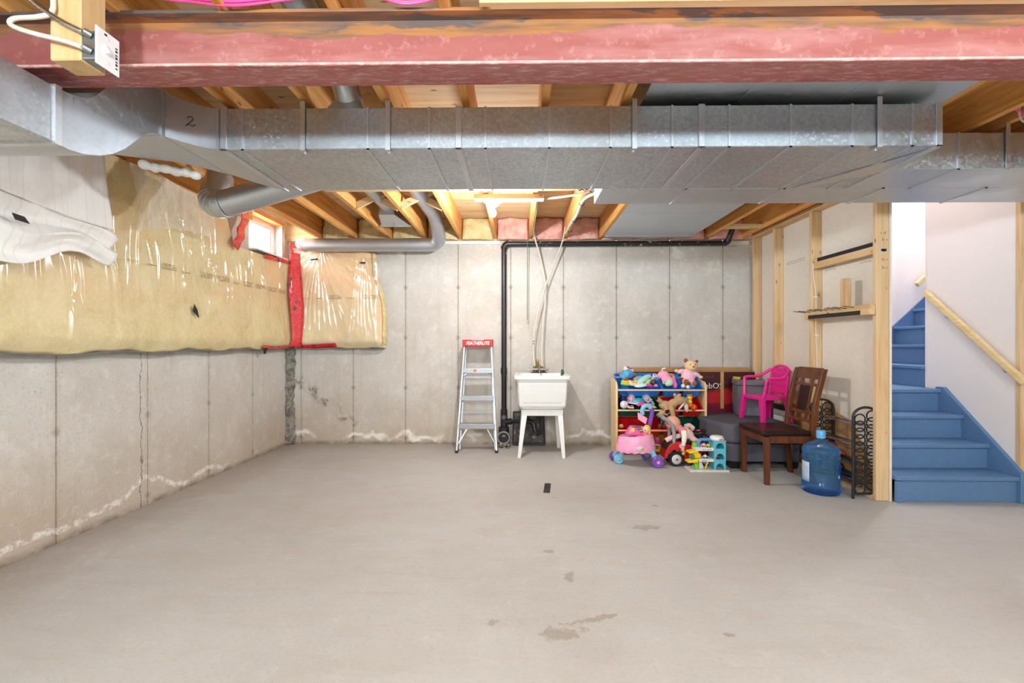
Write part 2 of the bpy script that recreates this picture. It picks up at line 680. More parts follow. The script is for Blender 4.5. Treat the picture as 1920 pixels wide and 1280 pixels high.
def batt_under_film(name, c1, c2, coat=1.0):
    t = Mt(name, c1, 0.75, spec=0.2, coat=coat, coat_rough=0.15)
    p = t.pos
    big = t.noise(p, 3.3, 6, 0.7, 0.6)
    fib = t.noise(p, 45, 5, 0.7)
    c = t.mix(t.ramp(big, 0.35, 0.68), c1, c2)
    c = t.mix(t.ramp(fib, 0.45, 0.7, 0, 0.5), c, '#f6ebc8')
    z = t.sep(p)[2]
    c = t.mix(t.math('MULTIPLY', t.ramp(t.noise(p, 1.4, 3), 0.42, 0.62), t.ramp(z, 1.3, 2.0, 0.1, 0.75)), c, '#ebbd8c')  # wood's warm reflection painted in as peach, stronger towards the top
    t.col(c)
    t.bump(fib, 0.22, 0.01)
    # folds in the plastic film
    w1 = t.noise(t.map(p, (8, 8, 0.7), rot=(0.25, 0, 0)), 1.0, 2, 0.45, 0.7)
    w2 = t.noise(t.map(p, (24, 24, 1.6), rot=(-0.2, 0, 0)), 1.0, 2, 0.5, 0.5)
    t.bump(t.math('ADD', w1, t.math('MULTIPLY', w2, 0.4)), 1.0, 0.09, to='Coat Normal')
    MATS[name] = t.m
    return t.m


def fluffy(name, c1, c2):
    t = Mt(name, c1, 0.95, spec=0.1)
    p = t.pos
    a = t.noise(p, 9, 5, 0.65)
    b = t.noise(p, 40, 4, 0.7)
    c = t.mix(t.ramp(a, 0.35, 0.68), c1, c2)
    t.col(t.mix(t.ramp(b, 0.5, 0.75, 0, 0.3), c, '#fff0e0'))
    t.bump(t.math('ADD', a, t.math('MULTIPLY', b, 0.4)), 0.7, 0.03)
    MATS[name] = t.m
    return t.m


def film(name, col='#ffffff', alpha=0.35, rough=0.12):
    """thin clear poly sheet: part see-through, part milky and glossy"""
    t = Mt(name, col, rough, spec=0.6)
    w = t.noise(t.map(t.pos, (9, 9, 3)), 1.0, 3, 0.55, 1.0)
    t.bump(w, 0.8, 0.03)
    tr = t.n('ShaderNodeBsdfTransparent')
    mx = t.n('ShaderNodeMixShader')
    t.put(mx.inputs[0], t.ramp(w, 0.3, 0.7, max(0, alpha - 0.18), min(1, alpha + 0.18)))
    out = t.nt.nodes['Material Output']
    t.l(tr.outputs[0], mx.inputs[1])
    t.l(t.b.outputs[0], mx.inputs[2])
    t.l(mx.outputs[0], out.inputs[0])
    MATS[name] = t.m
    return t.m


def fabric(name, c1, c2, scale=220, rough=0.95):
    t = Mt(name, c1, rough, spec=0.15)
    n1 = t.noise(t.obj, scale, 2, 0.6)
    n2 = t.noise(t.obj, 6, 3)
    c = t.mix(t.ramp(n1, 0.35, 0.65), c1, c2)
    t.col(t.mix(t.ramp(n2, 0.4, 0.7, 0, 0.25), c, c2))
    t.bump(n1, 0.3, 0.002)
    MATS[name] = t.m
    return t.m


M_WALL_B = concrete_wall('back_wall_concrete', 0, -0.09, 0.62, True)
M_WALL_L = concrete_wall('left_wall_concrete', 1, 3.30, 0.66, False)
M_FLOOR = concrete_floor()
M_GALV = galvanized('galvanized_duct', 0.41, 1.0, '#ccd3d9', '#989fa6')
M_GALV_D = galvanized('galvanized_plain', 0.40, 0.25, '#c8cfd5', '#b0b8be')
M_GALV_M = galvanized('galvanized_strap', 0.42, 0.2, '#d0d5da', '#b6bcc2')
M_GALV_2 = galvanized('galvanized_satin', 0.48, 0.15, '#c4cad2', '#b0b6be')
M_BEAM = beam_paint()
M_JOIST = wood('joist_lumber', 1, '#e9b068', '#cf8640', tint=0.15)
M_STUD = wood('stud_lumber', 2, '#dfc29a', '#d0aa7a')
M_PLATE = wood('plate_lumber', 0, '#e7cba0', '#d8b27e')
M_PLATE_Y = wood('block_lumber', 1, '#e4c498', '#d3aa74')
M_PLY = wood('plywood_face', 0, '#e4c9a0', '#d2ab78', rough=0.8)
M_RAIL = wood('handrail_wood', 1, '#ead2a0', '#dcbd84', knots=False, rough=0.5, tint=0.02)
M_CHAIRWOOD = wood('walnut_stain', 2, '#6b3d23', '#4a2715', knots=False, rough=0.35, tint=0.05)
M_BATT_FILM = batt_under_film('yellow_batt_under_film', '#eadba8', '#d6be7c', 0.0)
M_BATT_FILM2 = batt_under_film('peach_batt_under_film', '#efdfb8', '#e8cfa6', 0.0)
M_BATT_Y = fluffy('yellow_batt', '#e5d6a4', '#cfb57c')
M_BATT_P = fluffy('pink_batt', '#eebfb4', '#d99688')
def tight_film():
    """clear poly stretched over a batt: almost invisible but for its shine"""
    m_ = bpy.data.materials.new('tight_poly')
    m_.use_nodes = True
    nt = m_.node_tree
    nt.nodes.remove(nt.nodes['Principled BSDF'])
    tr = nt.nodes.new('ShaderNodeBsdfTransparent')
    df = nt.nodes.new('ShaderNodeBsdfDiffuse')
    df.inputs[0].default_value = (0.9, 0.88, 0.84, 1)
    gl = nt.nodes.new('ShaderNodeBsdfGlossy')
    gl.inputs['Roughness'].default_value = 0.2
    m1 = nt.nodes.new('ShaderNodeMixShader')
    m1.inputs[0].default_value = 0.08
    m2 = nt.nodes.new('ShaderNodeMixShader')
    nt.links.new(tr.outputs[0], m1.inputs[1])
    nt.links.new(df.outputs[0], m1.inputs[2])
    m2.inputs[0].default_value = 0.12
    nt.links.new(m1.outputs[0], m2.inputs[1])
    nt.links.new(gl.outputs[0], m2.inputs[2])
    nt.links.new(m2.outputs[0], nt.nodes['Material Output'].inputs[0])
    return m_


M_TIGHT = tight_film()
M_FILM = film('clear_poly', '#f4ece4', 0.38)
M_DRYPAPER = plain('drywall_paper', '#e4dbcf', 0.85, var=0.03)
M_DRYWALL = plain('white_drywall', '#ece6e4', 0.8, var=0.01)
M_BLUE = plain('blue_stair_paint', '#5c80ab', 0.5, var=0.05)
M_WHITE = plain('white_plastic', '#e2e2e1', 0.35, var=0.015)
M_WHITE_R = plain('white_matte', '#e6e4e1', 0.7, var=0.02)
M_BLACK = plain('black_plastic', '#191a1c', 0.4, var=0.1)
M_BLACKTAPE = plain('black_tape', '#1b1b1e', 0.6, var=0.1)
M_ALU = plain('aluminium', '#b4b8bd', 0.38, metal=1.0, var=0.04)
M_STEEL = plain('chrome', '#c4c7ca', 0.18, metal=1.0, var=0.03)
M_PEX = plain('white_tubing', '#d6cebf', 0.4, var=0.02)
M_INK = plain('dark_ink', '#2a2a30', 0.7)

# ------------------------------------------------------------------ the setting
XL, YB = -2.72, 5.35           # faces of the two concrete walls
ZJ, ZS = 2.40, 2.635           # underside of joists, underside of subfloor


def grooved(m, axis, s0, s1, seams, z0, z1, face, depth, sign):
    """wall slab whose face carries narrow recessed form seams"""
    pts = [(s0, 0.0)]
    for k, q in enumerate(seams):
        if s0 + 0.02 < q < s1 - 0.02:
            o = 0.0015 if k % 2 else 0.0
            pts += [(q - 0.005, o), (q, -0.007), (q + 0.004, 0.0015 - o)]
    pts.append((s1, 0.0))
    poly = [((q, face + sign * d) if axis == 0 else (face + sign * d, q)) for q, d in pts]
    e = face - sign * depth
    poly += [(s1, e), (s0, e)] if axis == 0 else [(e, s1), (e, s0)]
    m.prism(poly, 2, z0, z1)


floor = struct(MB().box(-3.2, 5.4, -3.3, 5.6, -0.2, 0).build('floor', M_FLOOR, origin=False))

m = MB()
grooved(m, 0, -2.95, 2.79, [-0.09 + 0.62 * k for k in range(-4, 5)], 0, 2.386, YB, 0.25, -1)
wall_back = struct(m.build('wall_back', M_WALL_B, origin=False))
sl = [3.30 + 0.66 * k for k in range(-9, 4)]
m = MB()
WY0, WY1, WZ0, WZ1 = 4.56, 5.2, 2.14, 2.53          # basement window opening
grooved(m, 1, -3.2, 5.35, sl, 0, WZ0, XL, 0.25, 1)
grooved(m, 1, -3.2, WY0, sl, WZ0, 2.66, XL, 0.25, 1)
grooved(m, 1, WY1, 5.35, [], WZ0, 2.66, XL, 0.25, 1)
m.box(XL - 0.25, XL, WY0, WY1, WZ1, 2.66)
wall_left = struct(m.build('wall_left', M_WALL_L, origin=False))
# rough sealant run up the corner of the two walls
t = Mt('corner_sealant', '#77756c', 0.7)
nz = t.noise(t.pos, 14, 5, 0.7)
t.col(t.mix(t.ramp(nz, 0.4, 0.6), '#5f5d56', '#a29d92'))
t.bump(nz, 0.9, 0.03)
M_SEAL = t.m


def seal(u, v):
    z = 0.01 + v * 1.12
    a = u * math.pi / 2
    r = 0.075 + 0.035 * fbm(u * 2, z * 7, 3)
    k = 1 if 0.02 < u < 0.98 else 0
    return (XL + 0.001 + max(0.0, r * math.cos(a)) * 1.0, YB - 0.001 - max(0.0, r * math.sin(a)) * 1.0, z)


MB().grid(seal, 8, 60).build('corner_sealant', M_SEAL, wall_left, smooth=True)
# white sill strip on the back wall
MB().box(-1.15, -0.22, 5.325, 5.36, 2.345, 2.384).build('sill_strip', M_WHITE_R, wall_back)
MB().box(1.9, 2.68, 5.325, 5.36, 2.33, 2.375).build('sill_strip', M_WHITE_R, wall_back)

# wall behind the camera and the far right side of the basement
struct(MB().box(-2.95, 5.4, -3.3, -3.0, 0, 2.66).build('wall_front', plain('room_wall', '#d3cdc4', 0.85), origin=False))
struct(MB().box(4.9, 5.1, -3.0, 3.44, 0, 2.66).build('wall_side', MATS['room_wall'], origin=False))
struct(MB().box(3.851, 4.9, 3.44, 3.54, 0, 2.66).build('wall_return', MATS['room_wall'], origin=False))

# ceiling: plywood subfloor on joists
ceiling = struct(MB().box(-2.95, 2.76, -3.2, 5.5, 2.654, 2.72).build('ceiling', M_PLY, origin=False))
MB().box(2.76, 5.3, -3.2, 3.26, 2.654, 2.72).build('subfloor_edge', M_PLY, ceiling)
MB().box(3.901, 5.3, 3.26, 3.6, 2.654, 2.72).build('subfloor_edge', M_PLY, ceiling)
px0 = -2.72
for i, (xa, xb) in enumerate([(-2.72, -1.5), (-1.498, -0.27), (-0.268, 0.95), (0.952, 2.17), (2.172, 2.758)]):
    for (ya, yb) in [(-3.0, -0.4), (-0.398, 2.04), (2.042, 3.68), (3.682, 5.34)]:
        MB().box(xa, xb, ya, yb, ZS, 2.653).build('plywood_sheet', M_PLY, ceiling)
for (xa, xb) in [(2.76, 3.9), (3.902, 4.9)]:
    for (ya, yb) in [(-3.0, -0.4), (-0.398, 1.6), (1.602, 3.29)]:
        MB().box(xa, xb, ya, yb, ZS, 2.653).build('plywood_sheet', M_PLY, ceiling)
JX = [-2.319 + 0.4064 * k for k in range(13)]
for k, x in enumerate(JX):
    if x < 2.6:
        MB().box(x, x + 0.038, -2.99, 5.31, ZJ + 0.002 * (k % 2), ZS).build('joist', M_JOIST, ceiling, bevel=0.002, seg=1)
for x in (2.70, 3.11, 3.51, 3.92, 4.32, 4.72):
    MB().box(x, x + 0.038, -2.99, 3.25, ZJ, ZS).build('joist', M_JOIST, ceiling)
MB().box(-2.72, 2.75, 5.312, 5.35, 2.386, ZS).build('rim_board', M_PLATE, ceiling)
MB().box(-2.72, -2.68, 2.9, 4.55, 2.42, ZS).build('rim_board', M_JOIST, ceiling)
MB().box(2.75, 4.9, 3.25, 3.29, 2.40, ZS).build('rim_board', M_PLATE, ceiling)
# strapping nailed across the joists just past the duct
MB().box(-1.52, 0.30, 3.50, 3.57, 2.376, 2.399).build('strapping', M_PLATE, ceiling, bevel=0.002, seg=1)
MB().box(0.12, 0.93, 3.50, 3.57, 2.377, 2.3985).build('strapping', M_PLATE, ceiling, bevel=0.002, seg=1)
MB().box(-0.36, 0.21, 3.70, 3.79, 2.361, 2.3985).build('strapping', M_PLATE, ceiling, bevel=0.002, seg=1)
# crossed bridging between three joists
for x in (JX[2] + 0.038, JX[3] + 0.038):
    MB().bar((x, 4.10, 2.425), (x + 0.368, 4.10, 2.60), 0.06, 0.022, up=(0, 1, 0)).build('bridging', M_PLATE, ceiling)
    MB().bar((x, 4.17, 2.60), (x + 0.368, 4.17, 2.425), 0.06, 0.022, up=(0, 1, 0)).build('bridging', M_PLATE, ceiling)
# blocking by the stud wall
MB().bar((2.19, 4.85, 2.42), (2.556, 4.85, 2.42), 0.036, 0.08, up=(0, 1, 0)).build('blocking', M_PLATE, ceiling)

# stud partition in front of the stairs
wall_right = struct(MB().box(2.775, 2.79, 3.44, 5.349, 0.0, 2.43).build('wall_right', M_DRYPAPER, origin=False))
for ya, hw in ((5.22, 0.038), (4.80, 0.038), (4.20, 0.038), (3.445, 0.040)):
    MB().box(2.683, 2.774, ya, ya + hw, 0.04 if ya > 3.5 else 0.002, 2.39).build('stud', M_STUD, wall_right, bevel=0.003, seg=1)
MB().box(2.683, 2.774, 3.486, 5.348, 0.001, 0.039).build('bottom_plate', M_PLATE_Y, wall_right)
MB().box(2.683, 2.774, 3.45, 5.31, 2.391, 2.429).build('top_plate', M_PLATE_Y, wall_right, bevel=0.002, seg=1)
MB().box(2.70, 2.74, 3.30, 5.30, 2.43, 2.63).build('header_joist', M_JOIST, wall_right)
# two blocks between the last studs, the rows of nails and tape on them
# lower drywall joint
MB().box(2.7735, 2.7748, 3.50, 5.34, 1.79, 1.793).build('drywall_joint', M_WHITE_R, wall_right)
for (y0, y1, zt) in ((4.02, 4.16, 1.86), (4.02, 4.16, 1.835), (4.45, 4.75, 2.01), (4.45, 4.75, 1.99), (3.62, 3.72, 1.83)):
    q = MB()
    yy = y0
    while yy < y1:
        q.box(2.7738, 2.7748, yy, yy + 0.018, zt, zt + 0.006)
        yy += 0.026 + 0.01 * random.random()
    q.build('print_line', plain('grey_print', '#8f8880', 0.8), wall_right)


def fixed_block(zc, ya, yb, h, thick):
    o = MB().box(2.690, 2.728, ya, yb, zc - h / 2, zc + h / 2).build('block', M_PLATE_Y, wall_right, bevel=0.002, seg=1)
    return o


b1 = fixed_block(1.905, 3.487, 4.197, 0.089, 0.038)
MB().box(2.6885, 2.6905, 3.49, 4.13, 1.918, 1.949).build('tape', M_BLACKTAPE, b1)
b2 = MB().box(2.640, 2.682, 3.455, 4.24, 1.40, 1.478).build('nail_ledge', M_PLATE_Y, wall_right, bevel=0.002, seg=1)
MB().box(2.6380, 2.6405, 3.55, 4.18, 1.402, 1.436).build('tape', M_BLACKTAPE, b2)
for k in range(9):
    y = 3.62 + 0.075 * k
    MB().cyl((2.66, y, 1.462), (2.56 - 0.02 * (k % 3), y + 0.02 * math.sin(k * 2.1), 1.474), 0.0035, n=6).build('nail', plain('rusty_nail', '#5b4a3c', 0.6, 0.4), b2)
o = MB().box(2.652, 2.69, 3.715, 3.79, 1.481, 1.71).build('wood_offcut', wood('old_offcut', 2, '#dfc29a', '#b98f5c'), bevel=0.002, seg=1)
tag(o, 'short upright wood offcut standing on the nail ledge of the stud wall', 'wood block')
# blue paint dab and mill stamp on the end stud
q = MB()
for k in range(7):
    x = 2.715 + 0.005 * k
    q.box(x, x + 0.012, 3.4435, 3.4448, 1.872 + 0.004 * math.sin(k * 1.7), 1.888 + 0.004 * math.sin(k * 2.3))
q.build('paint_dab', plain('blue_marking', '#4f6c95', 0.7), wall_right)
q = MB()
for zc in (1.74, 1.80, 1.95, 2.0):
    for k in range(5):
        if (k * 7 + int(zc * 100)) % 3:
            q.box(2.712 + k * 0.011, 2.719 + k * 0.011, 3.4437, 3.4448, zc, zc + 0.014 + 0.008 * (k % 2))
q.build('mill_stamp', plain('stamp_ink', '#b58a68', 0.8), wall_right)

# stairwell shell
m = MB()
m.box(3.735, 3.85, 3.47, 4.21, 0.0, 4.9)
m.box(3.735, 5.3, 4.21, 4.23, 2.0, 4.9)
m.box(3.735, 5.3, 4.212, 4.23, 0.0, 2.0)
wall_stair = struct(m.build('wall_stair', M_DRYWALL, origin=False))
struct(MB().box(2.791, 5.3, 5.12, 5.2, 0.0, 4.9).build('wall_landing', M_DRYWALL, origin=False))
MB().box(2.792, 5.3, 5.09, 5.1195, 0.0, 2.31).build('drywall_ledge', M_DRYWALL, bpy.data.objects['wall_landing'])
struct(MB().box(2.7905, 2.80, 3.45, 5.119, 0.0, 2.43).build('wall_stairleft', M_DRYWALL, origin=False))
m = MB()
m.box(2.70, 2.79, 3.30, 5.119, 2.64, 4.9)
struct(m.build('wall_upper', M_DRYWALL, origin=False))
struct(MB().box(2.79, 3.9, 3.27, 3.30, 2.64, 4.9).box(3.735, 3.9, 3.301, 3.469, 2.40, 4.9).build('wall_upperfront', M_DRYWALL, origin=False))
struct(MB().box(5.3, 5.4, 4.2, 5.2, 0.0, 4.9).build('wall_end', M_DRYWALL, origin=False))
struct(MB().box(2.7, 5.4, 3.2, 5.25, 4.9, 4.95).build('ceiling_stair', M_DRYWALL, origin=False))
MB().box(3.735, 3.765, 3.462, 3.469, 0.0, 2.43).build('torn_drywall_edge', M_DRYPAPER, wall_stair)
st = MB().box(3.73, 3.83, 3.43, 3.468, 0.0, 2.40).build('stud', M_STUD, wall_stair, bevel=0.003, seg=1)
MB().box(3.8305, 3.8505, 3.44, 3.4695, 0.0, 2.655).build('stud', M_STUD, wall_stair)

# ---- staircase
stair = thing('staircase', 'blue painted wooden stairs turning at a landing behind the stud wall', 'staircase', (3.27, 3.5, 0))
RS, RN = 0.195, 0.21
y0 = 3.435
for k in range(4):
    z = RS * (k + 1)
    y = y0 + RN * k
    x1 = 3.70
    xa = 2.835 if k == 0 else 2.803
    MB().box(xa, x1, y, y + 0.02, z - RS + 0.002, z - 0.032).build('riser', M_BLUE, stair, world=True)
    yend = y + RN + 0.018 if k < 3 else 5.085
    MB().box(2.803, x1 if k < 3 else 3.735, y - 0.03, yend, z - 0.032, z).build('tread', M_BLUE, stair, world=True, bevel=0.008, seg=2)
for k in range(4, 10):
    z = RS * (k + 1)
    x = 3.737 + RN * (k - 4)
    MB().box(x, x + 0.02, 4.235, 5.085, z - RS + 0.002, z - 0.032).build('riser', M_BLUE, stair, world=True)
    MB().box(x - 0.028, x + RN + 0.018, 4.235, 5.085, z - 0.032, z).build('tread', M_BLUE, stair, world=True, bevel=0.008, seg=2)
sk = [(3.405, 0.0), (3.405, 0.235), (4.0, 0.235 + (4.0 - 3.405) * RS / RN), (4.205, 0.80), (4.205, 0.0)]
sk[3] = (4.0, 0.78)
MB().prism([(3.40, 0.0), (3.40, 0.225), (4.02, 0.225 + 0.62 * RS / RN), (4.09, 0.80), (4.09, 0.0)], 0, 3.70, 3.734).build('stringer', M_BLUE, stair, world=True, bevel=0.003, seg=1)
MB().box(2.803, 2.833, 3.405, 3.43, 0.0, 0.16).build('stringer', M_BLUE, stair, world=True)
za = 0.79 + 0.10
MB().prism([(3.2, 0.79), (3.66, 0.85), (3.72, 0.99), (5.0, 0.99 + 1.28 * RS / RN), (5.0, 0.79)], 1, 5.072, 5.089).build('stringer', M_BLUE, stair, world=True)


def handrail(label, p0, p1, wallpt):
    t_ = thing('handrail', label, 'handrail', (min(p0[0], p1[0]), min(p0[1], p1[1]), min(p0[2], p1[2])))
    MB().bar(p0, p1, 0.036, 0.05).build('rail', M_RAIL, t_, world=True, bevel=0.008, seg=2)
    for f in (0.22, 0.8):
        c = Vector(p0).lerp(Vector(p1), f)
        wv = Vector(wallpt)
        e = c + wv
        q = MB().tube([c + Vector((0, 0, -0.026)), c + Vector((0, 0, -0.06)) + wv * 0.5, e + Vector((0, 0, -0.07))], 0.006, 8)
        q.cyl(e + Vector((0, 0, -0.07)) - wv * 0.08, e + Vector((0, 0, -0.07)), 0.02, n=12)
        q.build('bracket', M_STEEL, t_, world=True, smooth=True)


handrail('pale wooden handrail sloping down the white wall beside the lower blue stairs', (3.695, 4.19, 1.65), (3.695, 3.37, 0.895), (0.039, 0, 0))
handrail('short end of pale wooden handrail on the wall above the landing', (4.35, 5.03, 1.82), (5.1, 5.03, 1.82 + 0.75 * RS / RN), (0, 0.059, 0))

# stair lamp far above the landing
t = Mt('lamp_glow', '#ffffff', 0.4)
t.b.inputs['Emission Color'].default_value = (1, 0.96, 0.9, 1)
t.b.inputs['Emission Strength'].default_value = 6
M_GLOW = t.m
lamp('stair_light', (4.1, 4.55, 4.62), BULB_STAIR, 0.12, (0.96, 0.97, 1.0))

# ---- window in the left wall
win = struct(thing('window_1', '', ''))
for k in ('label', 'category'):
    del win[k]
m = MB()
fx0, fx1 = XL - 0.14, XL - 0.09
for (a, b, c_, d) in ((WY0, WY1, WZ0, WZ0 + 0.045), (WY0, WY1, WZ1 - 0.045, WZ1), (WY0, WY0 + 0.05, WZ0 + 0.045, WZ1 - 0.045), (WY1 - 0.05, WY1, WZ0 + 0.045, WZ1 - 0.045)):
    m.box(fx0, fx1, a, b, c_, d)
m.build('window_frame', M_WHITE, win)
m = MB()
for (a, b, c_, d) in ((WY0 + .05, WY1 - .05, WZ0 + 0.045, WZ0 + 0.07), (WY0 + .05, WY1 - .05, WZ1 - 0.07, WZ1 - .045), (WY0 + .05, WY0 + 0.075, WZ0 + 0.07, WZ1 - 0.07), (WY1 - 0.075, WY1 - .05, WZ0 + 0.07, WZ1 - 0.07)):
    m.box(fx0 + 0.01, fx1 - 0.012, a, b, c_, d)
m.build('sash', M_WHITE_R, win)
g = Mt('window_glass', '#ffffff', 0.02)
g.b.inputs['Transmission Weight'].default_value = 1.0
g.b.inputs['IOR'].default_value = 1.01
MB().box(fx0 + 0.022, fx0 + 0.026, WY0 + .07, WY1 - .07, WZ0 + .065, WZ1 - .065).build('pane', g.m, win)
m = MB()
m.box(XL - 0.10, XL + 0.10, WY0 - 0.012, WY1 + 0.012, WZ0 - 0.014, WZ0 + 0.001)
m.build('window_sill', M_WHITE_R, win)
MB().box(XL - 0.09, XL + 0.02, WY0 - 0.02, WY1 + 0.02, WZ1 - 0.002, WZ1 + 0.03).build('window_header', plain('orange_board', '#d8823f', 0.8), win)

# ---- steel beam across the room
bx0, bx1, by0, by1, bz0, bz1 = -2.71, 4.88, 1.655, 1.79, 2.198, 2.408
yc = (by0 + by1) / 2
beam = thing('steel_beam', 'red primed steel I-beam with rust along its top carrying the joists', 'beam', (0.8, yc, bz0))
MB().box(bx0, bx1, by0, by1, bz0, bz0 + 0.013).build('bottom_flange', M_BEAM, beam, world=True, bevel=0.003, seg=2)
MB().box(bx0, bx1, by0, by1, bz1 - 0.013, bz1 - 0.0).build('top_flange', M_BEAM, beam, world=True, bevel=0.003, seg=2)
MB().prism([(yc - 0.016, bz0 + 0.013), (yc - 0.006, bz0 + 0.026), (yc - 0.006, bz1 - 0.026), (yc - 0.016, bz1 - 0.013),
            (yc + 0.016, bz1 - 0.013), (yc + 0.006, bz1 - 0.026), (yc + 0.006, bz0 + 0.026), (yc + 0.016, bz0 + 0.013)], 0, bx0, bx1).build('web', M_BEAM, beam, world=True)
o = MB().box(-0.14, 4.88, 1.618, 1.654, 2.394, 2.432).build('nailer_board', M_PLATE, bevel=0.002, seg=1)
tag(o, 'long pale wood nailer board along the top edge of the red beam', 'board')

# ---- trunk duct under the joists
DZ0, DZ1, DY0, DY1 = 2.148, 2.352, 2.25, 2.855


def ribbed_run(root, xa, xb, ya, yb, za, zb, seams, mat):
    """rectangular duct run with a thin raised seam ring at each x"""
    MB().box(xa, xb, ya, yb, za, zb).build('duct_section', mat, root, world=True, bevel=0.003, seg=1)
    for x in seams:
        w, h = 0.005, 0.006
        q = MB()
        q.box(x - w, x + w, ya - h, ya, za - h, zb)
        q.box(x - w, x + w, ya - h, yb + h, za - h, za)
        q.box(x - w, x + w, yb, yb + h, za - h, zb)
        q.build('seam', M_GALV_M, root, world=True)


duct = thing('trunk_duct', 'long rectangular galvanized trunk duct hung in front of the joists', 'duct', (0.3, 2.55, DZ0))
cuts = [-1.455, -0.87, -0.295, 0.90, 2.06]
sx = [(-1.375, 2.25, 2.255)[0], (-0.747, 2.25, 2.25)[0], (-0.441, 2.25, 2.248)[0], (-0.163, 2.25, 2.247)[0], (0.153, 2.25, 2.245)[0], (0.455, 2.25, 2.243)[0], (0.756, 2.25, 2.241)[0], (1.035, 2.25, 2.239)[0], (1.334, 2.25, 2.237)[0], (1.632, 2.25, 2.235)[0], (1.923, 2.25, 2.233)[0]]
ribbed_run(duct, -1.475, -0.292, DY0, DY1, DZ0, DZ1, sx[:3], M_GALV)
ribbed_run(duct, -0.2915, 0.91, DY0, DY1, DZ0, DZ1, sx[3:6] , M_GALV)
ribbed_run(duct, 0.9105, 2.065, DY0, DY1, DZ0, DZ1, sx[6:], M_GALV)
for x in ((-0.296, 2.25, 2.248)[0], (0.9, 2.25, 2.24)[0], 2.05, -1.468):
    q = MB()
    q.box(x - 0.016, x + 0.016, DY0 - 0.008, DY0 + 0.001, DZ0 - 0.008, DZ1 + 0.004)
    q.box(x - 0.016, x + 0.016, DY0 - 0.008, DY1 + 0.006, DZ0 - 0.008, DZ0 + 0.001)
    q.build('drive_cleat', M_GALV_M, duct, world=True, bevel=0.002, seg=1)
for x in ((-1.07, 2.24, 2.248)[0], (-0.646, 2.24, 2.245)[0], (0.571, 2.24, 2.237)[0], (1.761, 2.24, 2.229)[0]):
    q = MB()
    q.box(x - 0.012, x + 0.012, DY0 - 0.0105, DY0 - 0.0085, DZ0 - 0.012, DZ1 + 0.033)
    q.box(x - 0.012, x + 0.012, DY0 - 0.0105, DY0 + 0.05, DZ1 + 0.031, DZ1 + 0.0335)
    q.box(x - 0.012, x + 0.012, DY0 - 0.0105, DY0 + 0.05, DZ0 - 0.0125, DZ0 - 0.0105)
    q.cyl((x, DY0 + 0.02, DZ0 - 0.017), (x, DY0 + 0.02, DZ0 - 0.0125), 0.006, n=8)
    q.build('hanger_strap', M_GALV_M, duct, world=True)

# fitting with the handwritten 2: ogee piece between trunk and riser
tr = thing('duct_transition', 'curved satin duct fitting marked with a handwritten 2', 'duct', (-1.6, 2.2, 2.15))
na = 14


def front2(k):
    f = k / na
    e = (1 - math.cos(f * math.pi / 2))       # flat by the trunk, steeper by the riser
    return (-1.487 - 0.213 * f, 2.25 - 0.10 * e, 2.150 + 0.024 * e, 2.352 + 0.030 * e)


vs, fs = [], []
back = []
for k in range(na + 1):
    x, y, zb, zt = front2(k)
    f = k / na
    yb_ = 2.853 - 0.22 * f
    vs += [(x, y, zb), (x, y, zt), (x, yb_, zb), (x, yb_, zt)]
for k in range(na):
    a = k * 4
    fs += [(a, a + 1, a + 5, a + 4), (a, a + 4, a + 6, a + 2), (a + 1, a + 3, a + 7, a + 5), (a + 2, a + 6, a + 7, a + 3)]
fs += [(0, 2, 3, 1), (na * 4, na * 4 + 1, na * 4 + 3, na * 4 + 2)]
MB().add(vs, fs).build('fitting_body', M_GALV_2, tr, world=True, smooth=True)
q = MB()
q.box(-1.503, -1.489, 2.242, 2.252, 2.144, 2.356)
q.build('drive_cleat', M_GALV_M, tr, world=True)
q = MB()
q.box(-1.712, -1.690, 2.136, 2.152, 2.166, 2.388)
q.build('drive_cleat', M_GALV_M, tr, world=True)
two = [(-0.012, 0.020), (-0.006, 0.030), (0.004, 0.028), (0.006, 0.016), (-0.002, 0.002), (-0.012, -0.012), (-0.012, -0.016), (-0.004, -0.008), (0.010, -0.012), (0.018, -0.002)]
def on2(x):
    return front2((-1.487 - x) / 0.213 * na)[1] - 0.0005


two = [(-1.610 + a * 1.05 + b * 0.1, b) for a, b in two]
two = spline([(x, on2(x), 2.262 + b * 1.05) for x, b in two], 5)
q = MB().tube(two, 0.0022, 6)
q.build('handwritten_2', M_INK, tr, world=True)

# riser: runs under the beam, then rises in an ogee
of = thing('riser_duct', 'galvanized duct passing under the red beam and rising in an S-shaped offset', 'duct', (-2.0, 1.9, 1.92))
prof_b = [(-2.9, 1.918), (1.657, 1.918), (1.696, 1.914), (1.755, 1.921), (1.826, 1.944), (1.883, 1.975), (1.944, 2.023), (1.995, 2.078), (2.037, 2.122), (2.075, 2.153), (2.114, 2.168), (2.151, 2.173)]
prof_t = [(2.151, 2.384), (2.10, 2.378), (2.04, 2.365), (1.97, 2.34), (1.906, 2.297), (1.859, 2.243), (1.829, 2.203), (1.799, 2.168), (1.766, 2.144), (1.735, 2.133), (1.696, 2.126), (1.657, 2.124), (-2.9, 2.124)]
MB().prism(prof_b[1:] + prof_t[:-1], 0, -2.31, -1.70).build('offset_body', M_GALV_2, of, world=True, smooth=True)
MB().box(-2.31, -1.70, -2.9, 1.655, 1.918, 2.124).build('duct_section', M_GALV, of, world=True, bevel=0.003, seg=1)
MB().box(-2.318, -1.692, 1.640, 1.664, 1.912, 2.130).build('drive_cleat', M_GALV_M, of, world=True)
MB().prism([(-1.70, 2.1515), (-1.70, 2.64), (-1.85, 2.47), (-2.12, 2.36), (-2.31, 2.2), (-2.31, 2.1515)], 2, 2.172, 2.382).build('elbow_heel', M_GALV_2, of, world=True)

